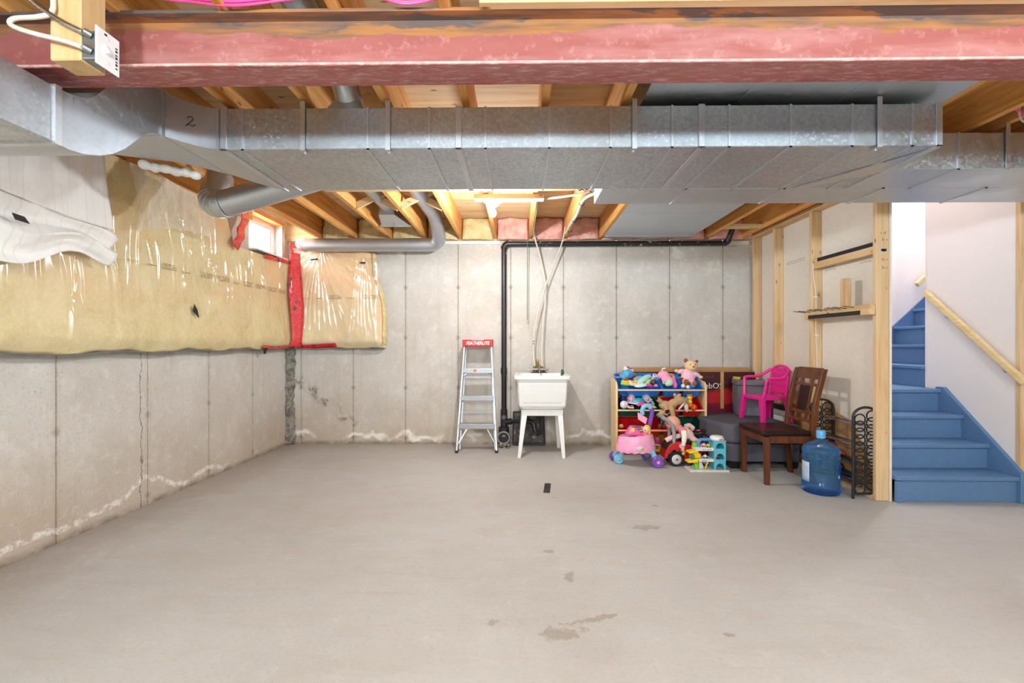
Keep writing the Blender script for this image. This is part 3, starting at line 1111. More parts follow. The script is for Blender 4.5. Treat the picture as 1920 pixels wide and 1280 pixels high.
# return duct tucked behind the trunk
rd = thing('return_duct', 'plain galvanized duct tucked behind the trunk duct over the stair opening', 'duct', (1.9, 3.0, DZ0))
ribbed_run(rd, 0.525, 3.9, 2.863, 3.165, DZ0, 2.375, [1.05, 1.66, 2.27, 2.9], M_GALV_D)
rr = thing('branch_duct', 'reduced grey duct continuing from the trunk end toward the stairs', 'duct', (2.8, 2.7, DZ0))
ribbed_run(rr, 2.068, 3.9, 2.555, 2.862, DZ0, 2.349, [(2.436, 2.55, 2.224)[0]], M_GALV_D)
q = MB()
x = (2.701, 2.54, 2.218)[0]
q.box(x - 0.012, x + 0.012, 2.545, 2.5485, DZ0 - 0.006, 2.398)
q.build('hanger_strap', M_GALV_M, rr, world=True)
MB().add([(2.069, 2.257, DZ0 + 0.004), (2.069, 2.553, DZ0 + 0.004), (1.70, 2.85, DZ0 - 0.001), (2.062, 2.25, DZ0 - 0.003), (2.069, 2.553, DZ0 - 0.006), (1.72, 2.85, DZ0 - 0.012)],
         [(3, 4, 5), (0, 2, 1), (0, 3, 5, 2), (1, 2, 5, 4), (0, 1, 4, 3)]).build('sealed_corner', plain('bright_sheet', '#c9ccd0', 0.35, 1.0), rr, world=True)  # tilted panel added so the white wall's reflection shows at this corner

# sheet metal panning nailed under the joists
t_ = thing('joist_panning', 'dull galvanized sheet nailed under the joists above the trunk duct', 'sheet metal', (1.37, 2.3, 2.39))
MB().box(0.62, 2.13, 1.80, 2.86, 2.391, 2.3935).build('sheet', M_GALV_D, t_, world=True)
MB().box(1.10, 1.112, 1.80, 2.86, 2.387, 2.391).build('seam', M_GALV_D, t_, world=True)
MB().box(1.60, 1.612, 1.80, 2.86, 2.387, 2.391).build('seam', M_GALV_D, t_, world=True)
q = MB()
t_ = thing('joist_panning', 'pale galvanized sheet closing the joist bays near the back wall', 'sheet metal', (1.45, 4.1, 2.39))
MB().box(0.96, 1.96, 3.17, 4.22, 2.391, 2.3935).build('sheet', M_GALV_D, t_, world=True)
MB().box(0.96, 1.96, 4.2205, 5.12, 2.390, 2.3925).build('sheet', M_GALV_D, t_, world=True)
MB().box(0.97, 1.95, 5.10, 5.18, 2.376, 2.389).build('end_flap', M_GALV_D, t_, world=True)

# ------------------------------------------------------------------ round ducts
def gored_elbow(c, r_bend, r, d0, d1, n=5):
    """points of a bend from direction d0 to d1 starting at c"""
    d0, d1 = Vector(d0).normalized(), Vector(d1).normalized()
    ax = d0.cross(d1).normalized()
    ang = d0.angle(d1)
    ctr = Vector(c) + (ax.cross(d0)) * r_bend
    pts = []
    for k in range(n + 1):
        m_ = Matrix.Rotation(ang * k / n, 3, ax)
        pts.append(ctr + m_ @ (Vector(c) - ctr))
    return pts


vent = thing('round_duct', 'grey round metal duct along the top of the back wall turning up a joist bay', 'duct', (-1.6, 5.15, 2.22))
MB().cyl((-2.42, 5.14, 2.300), (-0.99, 5.14, 2.300), 0.074, n=28).build('pipe', M_GALV_2, vent, world=True, smooth=True)
el = gored_elbow((-0.99, 5.14, 2.300), 0.105, 0.074, (1, 0, 0), (0.0, -0.75, 0.66), 5)
MB().tube(gored_elbow((-0.99, 5.14, 2.300), 0.105, 0.074, (1, 0, 0), (0.0, -0.75, 0.66), 12), 0.0735, 28).build('elbow_core', M_GALV_2, vent, world=True, smooth=True)
for k in range(5):
    MB().tube([el[k], el[k + 1]], [0.0765, 0.0750], 28).build('elbow_gore', M_GALV_2, vent, world=True, smooth=True)
MB().tube([el[-1], el[-1] + Vector((0, -0.10, 0.088)), (-0.885, 4.75, 2.54), (-0.885, 2.9, 2.54)], 0.074, 28).build('pipe', M_GALV_2, vent, world=True, smooth=True)
MB().ell((-2.44, 5.15, 2.31), (0.10, 0.075, 0.08)).build('end_wrap', M_FILM, vent, world=True, smooth=True)

vent2 = thing('round_duct', 'pale round pipe in a joist bay feeding a floor register boot', 'duct', (-1.29, 4.2, 2.45))
MB().cyl((-1.29, 2.9, 2.535), (-1.29, 4.44, 2.535), 0.062, n=24).build('pipe', M_GALV_2, vent2, world=True, smooth=True)
MB().hexa([(-1.37, 4.44, 2.44), (-1.21, 4.44, 2.44), (-1.13, 4.74, 2.41), (-1.43, 4.74, 2.41), (-1.34, 4.44, 2.60), (-1.24, 4.44, 2.60), (-1.16, 4.70, 2.62), (-1.40, 4.70, 2.62)]).build('register_boot', M_GALV_D, vent2, world=True, bevel=0.003)
MB().box(-1.445, -1.115, 4.73, 4.75, 2.402, 2.42).build('boot_rail', M_GALV_M, vent2, world=True)
MB().bar((-1.33, 4.5, 2.45), (-1.27, 4.72, 2.402), 0.02, 0.003).bar((-1.21, 4.5, 2.45), (-1.27, 4.72, 2.402), 0.02, 0.003).build('strap', M_GALV_M, vent2, world=True)

vent3 = thing('round_duct', 'thick round duct with an elbow hung below the trunk duct by the insulation', 'duct', (-1.8, 3.05, 2.08))
a, b = Vector((-2.0, 3.08, 2.135)), Vector((-1.24, 3.08, 2.352))
d = (b - a).normalized()
MB().cyl(a, b, 0.088, n=28).build('pipe', M_GALV_D, vent3, world=True, smooth=True)
el = gored_elbow(a, 0.10, 0.09, -d, (-0.1, 0.5, 0.86), 5)
MB().tube(gored_elbow(a, 0.10, 0.09, -d, (-0.1, 0.5, 0.86), 12), 0.0875, 28).build('elbow_core', M_GALV_D, vent3, world=True, smooth=True)
for k in range(5):
    MB().tube([el[k], el[k + 1]], [0.0915, 0.0895], 28).build('elbow_gore', M_GALV_D, vent3, world=True, smooth=True)
e2 = el[-1]
MB().cyl(e2, e2 + Vector((-0.02, 0.10, 0.17)), 0.088, n=24).build('pipe', M_GALV_D, vent3, world=True, smooth=True)

vent4 = thing('round_duct', 'bright round takeoff pipe rising from the trunk duct to the joists', 'duct', (-0.88, 2.6, 2.35))
MB().tube([(-0.88, 2.40, 2.353), (-0.88, 2.36, 2.44), (-0.88, 2.25, 2.53), (-0.88, 1.95, 2.545), (-0.88, 1.2, 2.545)], [0.07, 0.068, 0.062, 0.062, 0.062], 24).build('pipe', M_GALV_D, vent4, world=True, smooth=True)
MB().hexa([(-0.97, 2.27, 2.353), (-0.79, 2.27, 2.353), (-0.79, 2.52, 2.353), (-0.97, 2.52, 2.353), (-0.945, 2.31, 2.42), (-0.815, 2.31, 2.42), (-0.815, 2.47, 2.44), (-0.945, 2.47, 2.44)]).build('takeoff_boot', M_GALV_D, vent4, world=True, bevel=0.004)

# ------------------------------------------------------------------ insulation with plastic film
def sm(a, b, v):
    k = min(1, max(0, (v - a) / (b - a)))
    return k * k * (3 - 2 * k)


def SL(y, z, o=0.0):
    """face of the left wall blanket"""
    d = 0.095 + 0.022 * fbm(y * 0.9, z * 0.9, 2) + 0.006 * fbm(y * 4, z * 2.2, 5)
    d *= 0.62 + 0.38 * sm(1.12, 1.22, z)
    return (XL + max(0.02, d) + o, y, z)


def SB(x, z, o=0.0):
    """face of the back wall blanket"""
    d = 0.095 + 0.022 * fbm(x * 1.6, z * 1.6, 12) + 0.010 * fbm(x * 6, z * 2.4, 15)
    rad = math.atan2(x + 2.28, 2.3 - z)
    d += 0.004 * math.sin(rad * 26) * sm(1.2, 2.0, z)
    d *= 0.4 + 0.6 * sm(1.12, 1.22, z)
    d *= 0.35 + 0.65 * sm(-1.56, -1.66, x)
    return (x, YB - max(0.02, d) - o, z)


def ztop(y):
    return 2.40 - 0.31 * sm(3.95, 4.22, y) + 0.05 * sm(4.9, 5.2, y)


def sheet_l(u, v):
    y = 0.9 + 4.37 * u
    zb = 1.125 + 0.010 * math.sin(y * 9) + 0.006 * math.sin(y * 23)
    return SL(y, zb + (ztop(y) - zb) * v)


def close_l(m_, n):
    pass


ins = thing('insulation_blanket', 'yellow insulation blanket under clear plastic on the wall with the small window', 'insulation', (XL + 0.1, 3.2, 1.12))
MB().grid(sheet_l, 260, 64).build('blanket_face', M_BATT_FILM, ins, world=True, smooth=True, solid=0.012)
MB().grid(lambda u, v: (XL + 0.004 + v * 0.085, 0.9 + 4.37 * u, 1.122 + 0.008 * math.sin((0.9 + 4.37 * u) * 9)), 80, 2).build('bottom_hem', plain('grey_hem', '#6e6c69', 0.5), ins, world=True, solid=0.01)


def sheet_b(u, v):
    x = -2.63 + 1.065 * u
    x += 0.012 * fbm(v * 6, u * 2, 31) * sm(0.8, 1.0, u)
    zb = 1.125 + 0.008 * math.sin(x * 14)
    xt = x - 0.13 * sm(0.35, 0.9, v) * sm(0.3, 1.0, u)
    z = zb + (2.245 - zb) * v
    q = SB(x, z)
    return (xt, q[1], q[2])


ins2 = thing('insulation_blanket', 'peach yellow insulation blanket under wrinkled plastic on the ladder wall', 'insulation', (-2.1, YB - 0.1, 1.12))
MB().grid(sheet_b, 100, 70).build('blanket_face', M_BATT_FILM2, ins2, world=True, smooth=True, solid=0.012)
MB().grid(lambda u, v: (-2.60 + 1.03 * u, YB - 0.004 - v * 0.085, 1.122 + 0.004 * math.sin(u * 20)), 30, 2).build('bottom_hem', MATS['grey_hem'], ins2, world=True, solid=0.01)
MB().grid(lambda u, v: (-1.60 + 0.05 * u + 0.015 * fbm(v * 8, u, 3) - 0.12 * sm(0.35, 0.9, v), YB - 0.01 - 0.07 * math.sin(u * math.pi) ** 0.5, 1.17 + 1.06 * v), 6, 40).build('frayed_edge', M_BATT_Y, ins2, world=True, smooth=True)

# the clear film itself, pulled into long creases
def creased(base, fold, s0, s1, z0, ztopf, nu, nv):
    def g(u, v):
        s_ = s0 + (s1 - s0) * u
        z = z0 + (ztopf(s_) - z0) * v
        h = 0.0
        for (a0, b0, a1, b1, w, hh) in fold:
            f = (z - b0) / (b1 - b0)
            if -0.15 < f < 1.15:
                c = a0 + (a1 - a0) * f + 0.012 * math.sin(f * 5 + a0 * 9)
                q_ = (s_ - c) / w
                if abs(q_) < 3:
                    h += hh * math.exp(-q_ * q_) * sm(-0.15, 0.1, f) * sm(1.15, 0.85, f)
        return base(s_, z, 0.014 + h)
    return MB().grid(g, nu, nv)


random.seed(21)
folds = []
for k in range(120):                                  # near-vertical creases
    a_ = random.uniform(1.0, 5.15)
    b_ = random.uniform(1.15, 1.75)
    ln = random.uniform(0.2, 0.75)
    folds.append((a_, b_, a_ - random.uniform(-0.03, 0.16) * ln * 1.5, b_ + ln, random.uniform(0.006, 0.016), random.uniform(0.004, 0.011)))
for k in range(9):                                    # fan under the clear flap
    folds.append((3.75 + 0.085 * k, 1.30 + 0.02 * (k % 3), 3.42 + 0.02 * k, 2.25, 0.009, 0.010))
for k in range(8):                                    # creases pulled toward the window corner
    folds.append((4.45 + 0.08 * k, 1.2 + 0.05 * (k % 2), 4.30 + 0.045 * k, 2.05, 0.008, 0.008))
folds.append((2.93, 1.15, 2.86, 2.3, 0.03, 0.03))
creased(SL, folds, 0.95, 5.25, 1.135, lambda y: ztop(y) - 0.01, 820, 44).build('plastic_film', M_TIGHT, ins, world=True, smooth=True, recalc=False)
folds = []
for k in range(13):                                   # gathers spreading from the two staples
    folds.append((-2.62 + 0.062 * k, 1.35 + 0.12 * abs(math.sin(k * 1.9)), -2.40 + 0.012 * k, 2.16, 0.010, 0.010))
for k in range(7):
    folds.append((-1.99 + 0.055 * k, 1.25 + 0.15 * abs(math.sin(k * 2.3)), -1.84 + 0.012 * k, 2.12, 0.009, 0.010))
creased(SB, folds, -2.60, -1.60, 1.135, lambda x: 2.17 + 0.06 * sm(-1.8, -2.2, x), 300, 60).build('plastic_film', M_TIGHT, ins2, world=True, smooth=True, recalc=False)

# printing on the film
M_PRINT = plain('film_print', '#7d6d4e', 0.7)


def print_marks(root, fn, s0, s1, z):
    q = MB()
    random.seed(5)
    s_ = s0
    while s_ < s1:
        kind = random.random()
        n_ = 3 if kind < 0.5 else 1
        L = 0.16 if kind < 0.5 else 0.10
        for k in range(n_):
            for j in range(int(L / 0.012)):
                if random.random() < 0.8:
                    a_ = s_ + j * 0.012
                    zz = z - 0.016 * k + (0.03 if n_ == 3 else 0)
                    p1, p2, p3, p4 = fn(a_, zz), fn(a_ + 0.009, zz), fn(a_ + 0.009, zz + 0.006), fn(a_, zz + 0.006)
                    o_ = len(q.v)
                    q.add([p1, p2, p3, p4], [(0, 1, 2, 3)])
        s_ += L + (0.05 if kind < 0.7 else 0.11)
    q.build('film_print', M_PRINT, root, world=True)['kind'] = 'stuff'


print_marks(ins, lambda a_, z: SL(a_, z, 0.030), 2.98, 5.05, 1.735)
print_marks(ins2, lambda a_, z: SB(a_, z, 0.030), -2.5, -1.75, 1.70)

# red sheathing tape
t = Mt('red_tape', '#d21f2c', 0.22, spec=0.6, coat=0.6)
bl = t.math('MULTIPLY', t.ramp(t.voro(t.pos, 11), 0.30, 0.24), t.ramp(t.noise(t.pos, 60, 3), 0.42, 0.5))
t.col(t.mix(t.math('MULTIPLY', bl, 0.85), '#d8202e', '#3a1114'))
t.bump(t.noise(t.pos, 26, 4, 0.6), 0.9, 0.02)
M_RED = t.m


def strip(fn, p, w, n=24, across=(0, 1), name='tape_strip', mat=None, label='', group=None, cat='tape', wob=0.0):
    """flat strip laid along a path of surface parameters"""
    pts = spline([(q[0], q[1], 0) for q in p], 6)

    def g(u, v):
        f = u * (len(pts) - 1)
        i = min(int(f), len(pts) - 2)
        c = pts[i].lerp(pts[i + 1], f - i)
        d_ = (pts[i + 1] - pts[i]).normalized()
        nrm = Vector((-d_.y, d_.x, 0))
        c = c + nrm * (v - 0.5) * (w + wob * math.sin(u * 17))
        return fn(c.x, c.y)
    o_ = MB().grid(g, n, 4).build(name, mat or M_RED, solid=0.002, smooth=True)
    return tag(o_, label, cat, group)


FT = lambda a_, b_: SL(a_, b_, 0.030)
FB = lambda a_, b_: SB(a_, b_, 0.030)
# tape up the corner bridging both blankets
def corner_tape(u, v):
    z = 1.14 + 1.08 * v
    a_ = SL(5.13 + 0.02 * math.sin(z * 6), z, 0.032)
    b_ = SB(-2.50 + 0.015 * math.sin(z * 5), z, 0.032)
    return Vector(a_).lerp(Vector(b_), u)


o = MB().grid(corner_tape, 4, 40).build('tape_strip', M_RED, solid=0.002, smooth=True)
tag(o, 'tall red tape strip running down the corner between the two insulation blankets', 'tape', 'red tape strips')
strip(FT, [(4.62, 1.15), (4.85, 1.137), (5.16, 1.145)], 0.03, label='thin red tape strip along the bottom of the window wall insulation', group='red tape strips')
strip(FB, [(-2.52, 1.14), (-2.3, 1.155), (-2.12, 1.165)], 0.045, label='red tape strip along the bottom of the ladder wall insulation', group='red tape strips')
# tape round the window
def jamb(y, z):
    return (XL + 0.15 - 0.03 * sm(2.2, 2.5, z) + 0.008 * math.sin(z * 30), y, z)


strip(jamb, [(4.10, 2.06), (4.19, 2.22), (4.31, 2.46)], 0.10, wob=0.015, label='crinkled red tape strip up the near side of the small window', group='red tape strips')
strip(lambda y, z: (XL + 0.10 + 0.01 * math.sin(z * 40), y, z), [(5.20, 2.32), (5.22, 2.2), (5.25, 2.10)], 0.05, label='faded red tape strip up the far side of the small window', group='red tape strips')
strip(lambda y, z: (XL + 0.125 + 0.008 * math.sin(y * 40), y, z), [(4.62, 2.08), (4.85, 2.085), (5.15, 2.10)], 0.04, label='crumpled red tape strip under the small window', group='red tape strips')
strip(lambda y, z: (-2.55 + (y - 5.12) * 1.2, y, z), [(5.10, 2.30), (5.15, 2.285), (5.22, 2.25)], 0.05, label='small red tape scrap beside the end of the round duct', group='red tape strips')
# black tape scraps
def scrap(fn, pts, label):
    q = MB().add([fn(*p) for p in pts], [tuple(range(len(pts)))])
    o_ = q.build('tape_scrap', M_BLACKTAPE, solid=0.003)
    tag(o_, label, 'tape', 'black tape scraps')


scrap(FT, [(3.63, 1.50), (3.67, 1.455), (3.69, 1.39), (3.62, 1.44)], 'black diamond tape scrap in the middle of the yellow insulation')
scrap(FT, [(4.64, 1.135), (4.72, 1.135), (4.68, 1.07), (4.655, 1.08)], 'black tape scrap on the bottom edge of the window wall insulation')
scrap(FB, [(-2.40, 2.155), (-2.32, 2.165), (-2.31, 2.15), (-2.40, 2.14)], 'short black tape dash at the gathered folds of the peach insulation')
scrap(FB, [(-1.83, 2.12), (-1.76, 2.118), (-1.76, 2.10), (-1.83, 2.104)], 'short black tape dash near the frayed edge of the peach insulation')
o = MB().box(0.21, 0.262, 3.60, 3.845, 0.0005, 0.002)
ctr = Vector((0.236, 3.72, 0))
o.xf(Matrix.Translation(ctr) @ Matrix.Rotation(R(-6), 4, 'Z') @ Matrix.Translation(-ctr))
tag(o.build('tape_scrap', M_BLACKTAPE), 'black tape rectangle stuck to the concrete floor', 'tape', 'black tape scraps')

# white sheet hung over the near end of the blanket
def white_sheet(u, v):
    y = 1.2 + 1.50 * u
    edge = 1.99 - 0.11 * u - 0.01 * math.sin(u * 9)
    z = 2.40 + (edge - 2.40) * v
    x = XL + 0.205 + 0.012 * math.sin(y * 42 + 0.5) * (1 - 0.6 * v) + 0.03 * fbm(y * 2, z * 2.5, 40) + 0.02 * v
    return (x, y + 0.05 * v * sm(0.9, 1, u), z)


def white_sheet2(u, v):
    y = 1.2 + 1.60 * u
    top = 2.0 - 0.09 * u
    edge = 1.57 + 0.13 * sm(2.2, 2.55, y) - 0.03 * sm(2.6, 2.8, y) + 0.012 * math.sin(u * 23)
    z = top + (edge - top) * v
    fold = 0.022 * math.sin(v * 13 - u * 9 + 2.5 * fbm(u * 3, v * 2, 8))
    return (XL + 0.185 + fold + 0.02 * math.sin(v * math.pi), y, z)


t = Mt('white_woven_sheet', '#f0ece8', 0.55, spec=0.4)
nzv = t.noise(t.map(t.pos, (2, 60, 1.0)), 1, 3)
t.col(t.mix(t.ramp(nzv, 0.55, 0.7, 0, 0.35), '#f3f0ed', '#cdbfb4'))
t.bump(t.noise(t.pos, 14, 3), 0.25, 0.02)
M_SHEET = t.m
ws = thing('white_sheet', 'white plastic sheet draped over the near end of the yellow insulation', 'sheet', (XL + 0.2, 2.1, 1.65))
MB().grid(white_sheet, 90, 26).build('upper_panel', M_SHEET, ws, world=True, smooth=True, solid=0.003)
MB().grid(white_sheet2, 70, 26).build('folded_hem', M_SHEET, ws, world=True, smooth=True, solid=0.003)
MB().add([(XL + 0.245, 2.19, 1.82), (XL + 0.245, 2.245, 1.815), (XL + 0.25, 2.265, 1.785), (XL + 0.25, 2.20, 1.79)], [(0, 1, 2, 3)]).build('tape', M_BLACKTAPE, ws, world=True, solid=0.004)


def flap(u, v):
    y = 2.93 + 0.74 * u + 0.06 * v
    edge = 1.93 + 0.10 * u + 0.05 * math.sin(u * 3)
    z = 2.36 + (edge - 2.36) * v
    x = XL + 0.19 + 0.03 * math.sin(u * 6 + v * 3) + 0.02 * fbm(y * 3, z * 3, 50)
    return (x, y, z)


tag(MB().grid(flap, 40, 24).build('plastic_flap', M_FILM, smooth=True), 'loose clear plastic flap hanging beside the white sheet', 'plastic sheet')
# rolled white cloth stuffed above the duct elbow
q = MB()
for k in range(6):
    q.ell((-2.02 + 0.036 * k, 2.43 + 0.028 * k, 2.146 - 0.006 * (k % 2)), (0.027, 0.034, 0.026), Matrix.Rotation(0.9 * k, 3, 'Z'))
tag(q.build('rolled_cloth', M_WHITE_R, voxel=0.006), 'rolled white cloth stuffed under the duct beside the clear flap', 'cloth')

# batts between the joist ends over the back wall
BATT = {1: 'yellow fibreglass batt between joist ends nearest the window wall', 2: 'yellow fibreglass batt between joist ends over the peach insulation',
        3: 'yellow fibreglass batt between joist ends behind the register boot', 4: 'yellow fibreglass batt behind the bend of the round duct',
        5: 'pale yellow fibreglass batt beside the pink batts near the bulb', 6: 'pale pink fibreglass batt beside the yellow batts above the pipe corner',
        7: 'pink fibreglass batt between the two joists where white tubes come down', 8: 'pink fibreglass batt between the cable joist and the sheet metal',
        9: 'pink fibreglass batt edge showing above the black pipe under the sheet metal', 10: 'pink fibreglass batt edge showing above the black pipe under the sheet metal',
        11: 'pink fibreglass batt over the end bend of the black pipe', 12: 'pink fibreglass batt in the corner by the stud wall'}
for k in range(13):
    xa = (JX[k - 1] + 0.038) if k else -2.70
    xb = JX[k] if k < 12 else 2.60
    pink = k > 5
    if xb < -2.2:
        continue

    def batt(u, v, xa=xa, xb=xb, k=k):
        x = xa + 0.004 + (xb - xa - 0.008) * u
        z = 2.382 + 0.245 * v
        b = math.sin(u * math.pi) ** 0.4 * math.sin(max(0.02, v) * math.pi * 0.92) ** 0.4 if 0 < u < 1 else 0
        return (x, 5.305 - 0.06 * b - 0.045 * (fbm(x * 6, z * 6, k) + 0.5), z)
    o = MB().grid(batt, 18, 14).build('insulation_batt', M_BATT_P if pink else M_BATT_Y, smooth=True, solid=0.006)
    tag(o, BATT[k], 'insulation', 'pink batts over the back wall' if pink else 'yellow batts over the back wall')

# ------------------------------------------------------------------ plumbing on the back wall
PX, PY = -0.167, 5.27
pipe = thing('drain_pipe', 'black plastic drain pipe running along and down the back wall to a cleanout', 'pipe', (PX, PY, 0))
t = Mt('black_abs', '#1d1e21', 0.35)
t.col(t.mix(t.math('MULTIPLY', t.ramp(t.noise(t.pos, 13, 5, 0.7), 0.6, 0.68), t.ramp(t.sep(t.pos)[2], 2.0, 2.33)), '#1e1f22', '#cfc8bd'))
M_ABS = t.m
r = 0.030
MB().cyl((PX, PY, 0.40), (PX, PY, 2.30), r, n=20).build('pipe', M_ABS, pipe, world=True, smooth=True)
el = gored_elbow((PX, PY, 2.28), 0.055, r, (0, 0, 1), (1, 0, 0), 6)
MB().tube(el, 0.037, 20).build('elbow', M_ABS, pipe, world=True, smooth=True)
MB().cyl(el[-1], (2.36, PY, 2.335), r, n=20).build('pipe', M_ABS, pipe, world=True, smooth=True)
el = gored_elbow((2.36, PY, 2.335), 0.05, r, (1, 0, 0), (0.2, -0.5, 0.85), 6)
MB().tube(el, 0.036, 20).build('elbow', M_ABS, pipe, world=True, smooth=True)
MB().cyl(el[-1], el[-1] + Vector((0.02, -0.06, 0.12)), r, n=16).build('pipe', M_ABS, pipe, world=True, smooth=True)
MB().cyl((PX, PY, 0.83), (PX, PY, 0.90), 0.037, n=20).build('coupling', M_ABS, pipe, world=True, smooth=True)
q = MB().cyl((PX, PY, 0.225), (PX, PY, 0.42), 0.039, n=20)
q.cyl((PX, PY - 0.055, 0.335), (PX, PY, 0.335), 0.032, n=16)
q.cyl((PX, PY, 0.27), (PX + 0.09, PY - 0.02, 0.285), 0.036, n=16)
q.build('tee_fitting', M_ABS, pipe, world=True, smooth=True)
MB().cyl((PX, PY - 0.066, 0.335), (PX, PY - 0.054, 0.335), 0.022, n=12).build('test_plug', plain('grey_plug', '#55575a', 0.5), pipe, world=True, smooth=True)
q = MB().cyl((PX, PY - 0.02, 0.0), (PX, PY - 0.02, 0.22), 0.062, n=24)
q.build('cleanout_body', M_ABS, pipe, world=True, smooth=True)
q = MB().cyl((PX, PY - 0.12, 0.115), (PX, PY - 0.03, 0.115), 0.07, n=28)
q.build('cleanout_hub', M_ABS, pipe, world=True, smooth=True)
MB().torus((PX, PY - 0.12, 0.115), 0.066, 0.006, axis=1).build('hub_ring', plain('grey_rim', '#a9a9a8', 0.5), pipe, world=True, smooth=True)
MB().box(PX - 0.014, PX + 0.018, PY - 0.135, PY - 0.12, 0.13, 0.14).build('plug_lug', MATS['grey_rim'], pipe, world=True)
q = MB()
random.seed(3)
for k in range(26):
    q.ell((PX + random.uniform(-0.065, 0.065), PY - 0.12 + random.uniform(-0.03, 0.05), random.uniform(0.0, 0.055)), random.uniform(0.010, 0.02), nu=6, nv=4)
q.build('grout_lumps', plain('grout', '#a59b8d', 0.9, var=0.3), pipe, world=True)
q = MB().cyl((PX + 0.09, PY - 0.02, 0.285), (0.12, 5.16, 0.30), 0.022, n=16)
q.build('drain_arm', M_ABS, pipe, world=True, smooth=True)
trap = spline([(0.12, 5.16, 0.30), (0.17, 5.145, 0.28), (0.185, 5.13, 0.21), (0.22, 5.11, 0.17), (0.255, 5.09, 0.21), (0.262, 5.08, 0.30), (0.262, 5.05, 0.44)], 6)
MB().tube(trap, 0.024, 16).build('trap', M_ABS, pipe, world=True, smooth=True)

# black access plate leaning behind the tub
t = Mt('scuffed_plate', '#4a4746', 0.55, 0.3)
nz = t.noise(t.pos, 25, 5, 0.7)
t.col(t.mix(t.ramp(nz, 0.55, 0.68, 0, 0.8), '#454241', '#a8a39e'))
o = MB().hexa([(-0.06, 5.28, 0.03), (0.30, 5.28, 0.03), (0.30, 5.30, 0.03), (-0.06, 5.30, 0.03), (-0.05, 5.31, 0.39), (0.29, 5.31, 0.39), (0.29, 5.33, 0.39), (-0.05, 5.33, 0.39)])
plate = thing('access_panel', 'scuffed dark metal access panel on the wall behind the laundry tub', 'panel', (0.1, 5.3, 0))
o.build('panel_sheet', t.m, plate, world=True, bevel=0.004)
q = MB()
q.box(-0.07, 0.31, 5.265, 5.28, 0.005, 0.03)
q.bar((-0.065, 5.276, 0.03), (-0.055, 5.306, 0.39), 0.012, 0.012)
q.bar((0.305, 5.276, 0.03), (0.295, 5.306, 0.39), 0.012, 0.012)
q.bar((-0.055, 5.306, 0.385), (0.295, 5.306, 0.385), 0.012, 0.012)
q.build('panel_rim', plain('dark_rim', '#2e2c2c', 0.5), plate, world=True)
MB().box(0.08, 0.12, 5.27, 5.29, 0.175, 0.215).build('latch_hole', M_BLACK, plate, world=True)

# white tubing down to the tub faucet, crossing on the way
TY = 5.27
tA = [(0.176, 5.15, 2.459), (0.195, 5.2, 2.362), (0.24, 5.24, 2.211), (0.303, 5.27, 1.945), (0.315, 5.27, 1.76), (0.291, 5.27, 1.452), (0.271, 5.25, 1.143), (0.269, 5.2, 0.9)]
tB = [(0.526, 5.1, 2.487), (0.506, 5.2, 2.361), (0.455, 5.25, 2.2), (0.326, 5.24, 1.88), (0.234, 5.24, 1.573), (0.179, 5.24, 1.266), (0.172, 5.23, 1.082), (0.189, 5.2, 0.9)]
o = thing('supply_tube', 'white water tube hanging from the joist bay, crossing behind to the right valve', 'tube', tuple(tA[-1]))
MB().tube(spline(tA, 6), 0.0085, 10).build('tubing', M_PEX, o, world=True, smooth=True)
q = MB().cyl(Vector(tA[-1]) + Vector((0, 0, -0.01)), Vector(tA[-1]) + Vector((0, 0, 0.015)), 0.0115, n=10)
q.build('crimp_ring', M_BLACK, o, world=True)
o = thing('supply_tube', 'white water tube with two black bands crossing in front to the left valve', 'tube', tuple(tB[-1]))
MB().tube(spline(tB, 6), 0.0085, 10).build('tubing', M_PEX, o, world=True, smooth=True)
MB().cyl(Vector(tB[-1]) + Vector((0, 0, -0.01)), Vector(tB[-1]) + Vector((0, 0, 0.015)), 0.0115, n=10).build('crimp_ring', M_BLACK, o, world=True)
for dz in (0.0, 0.028):
    c = Vector((0.172, 5.235, 1.174)) + Vector((0, 0, dz))
    MB().cyl(c, c + Vector((0, 0, 0.008)), 0.0105, n=10).build('black_band', M_BLACK, o, world=True)
gw = thing('green_wire', 'green grounding wire hanging straight down in front of the back wall', 'wire', (0.105, 5.26, 1.39))
MB().tube([(0.105, 5.24, 2.359), (0.105, 5.26, 1.883), (0.103, 5.26, 1.451)], 0.0042, 8).build('wire', plain('green_sleeve', '#2f8f62', 0.5), gw, world=True)
lp = (0.105, 5.26, 1.427)
MB().torus((lp[0], lp[1], lp[2] - 0.008), 0.011, 0.0018, axis=1).build('hook', M_STEEL, gw, world=True)

# ------------------------------------------------------------------ wiring at the ceiling
cb = thing('cable_bundle', 'white cables stapled along the underside of a joist near the back wall', 'cable', (0.55, 4.3, 2.37))
for dx, dz in ((0.0, 0.0), (0.010, 0.004), (-0.009, 0.005)):
    pts = [(0.72 + dx * 3, 3.53, 2.372 + dz), (0.62 + dx * 2, 3.62, 2.37 + dz), (0.55 + dx, 3.85, 2.388 + dz), (0.548 + dx, 4.3, 2.388 + dz), (0.53 + dx, 4.6, 2.388 + dz), (0.522 + dx * 0.3, 5.02, 2.39 + dz)]
    MB().tube(spline(pts, 6), 0.0065, 8).build('cable', M_PEX, cb, world=True, smooth=True)
for y in (3.92, 4.45, 4.85):
    MB().torus((0.545, y, 2.388), 0.022, 0.003, axis=1, a0=math.pi, a1=2 * math.pi, nu=8, nv=6).build('staple', M_BLACK, cb, world=True)
cc = thing('white_cable', 'flat white cable spanning between two joists by the bare bulb', 'cable', (0.3, 3.75, 2.38))
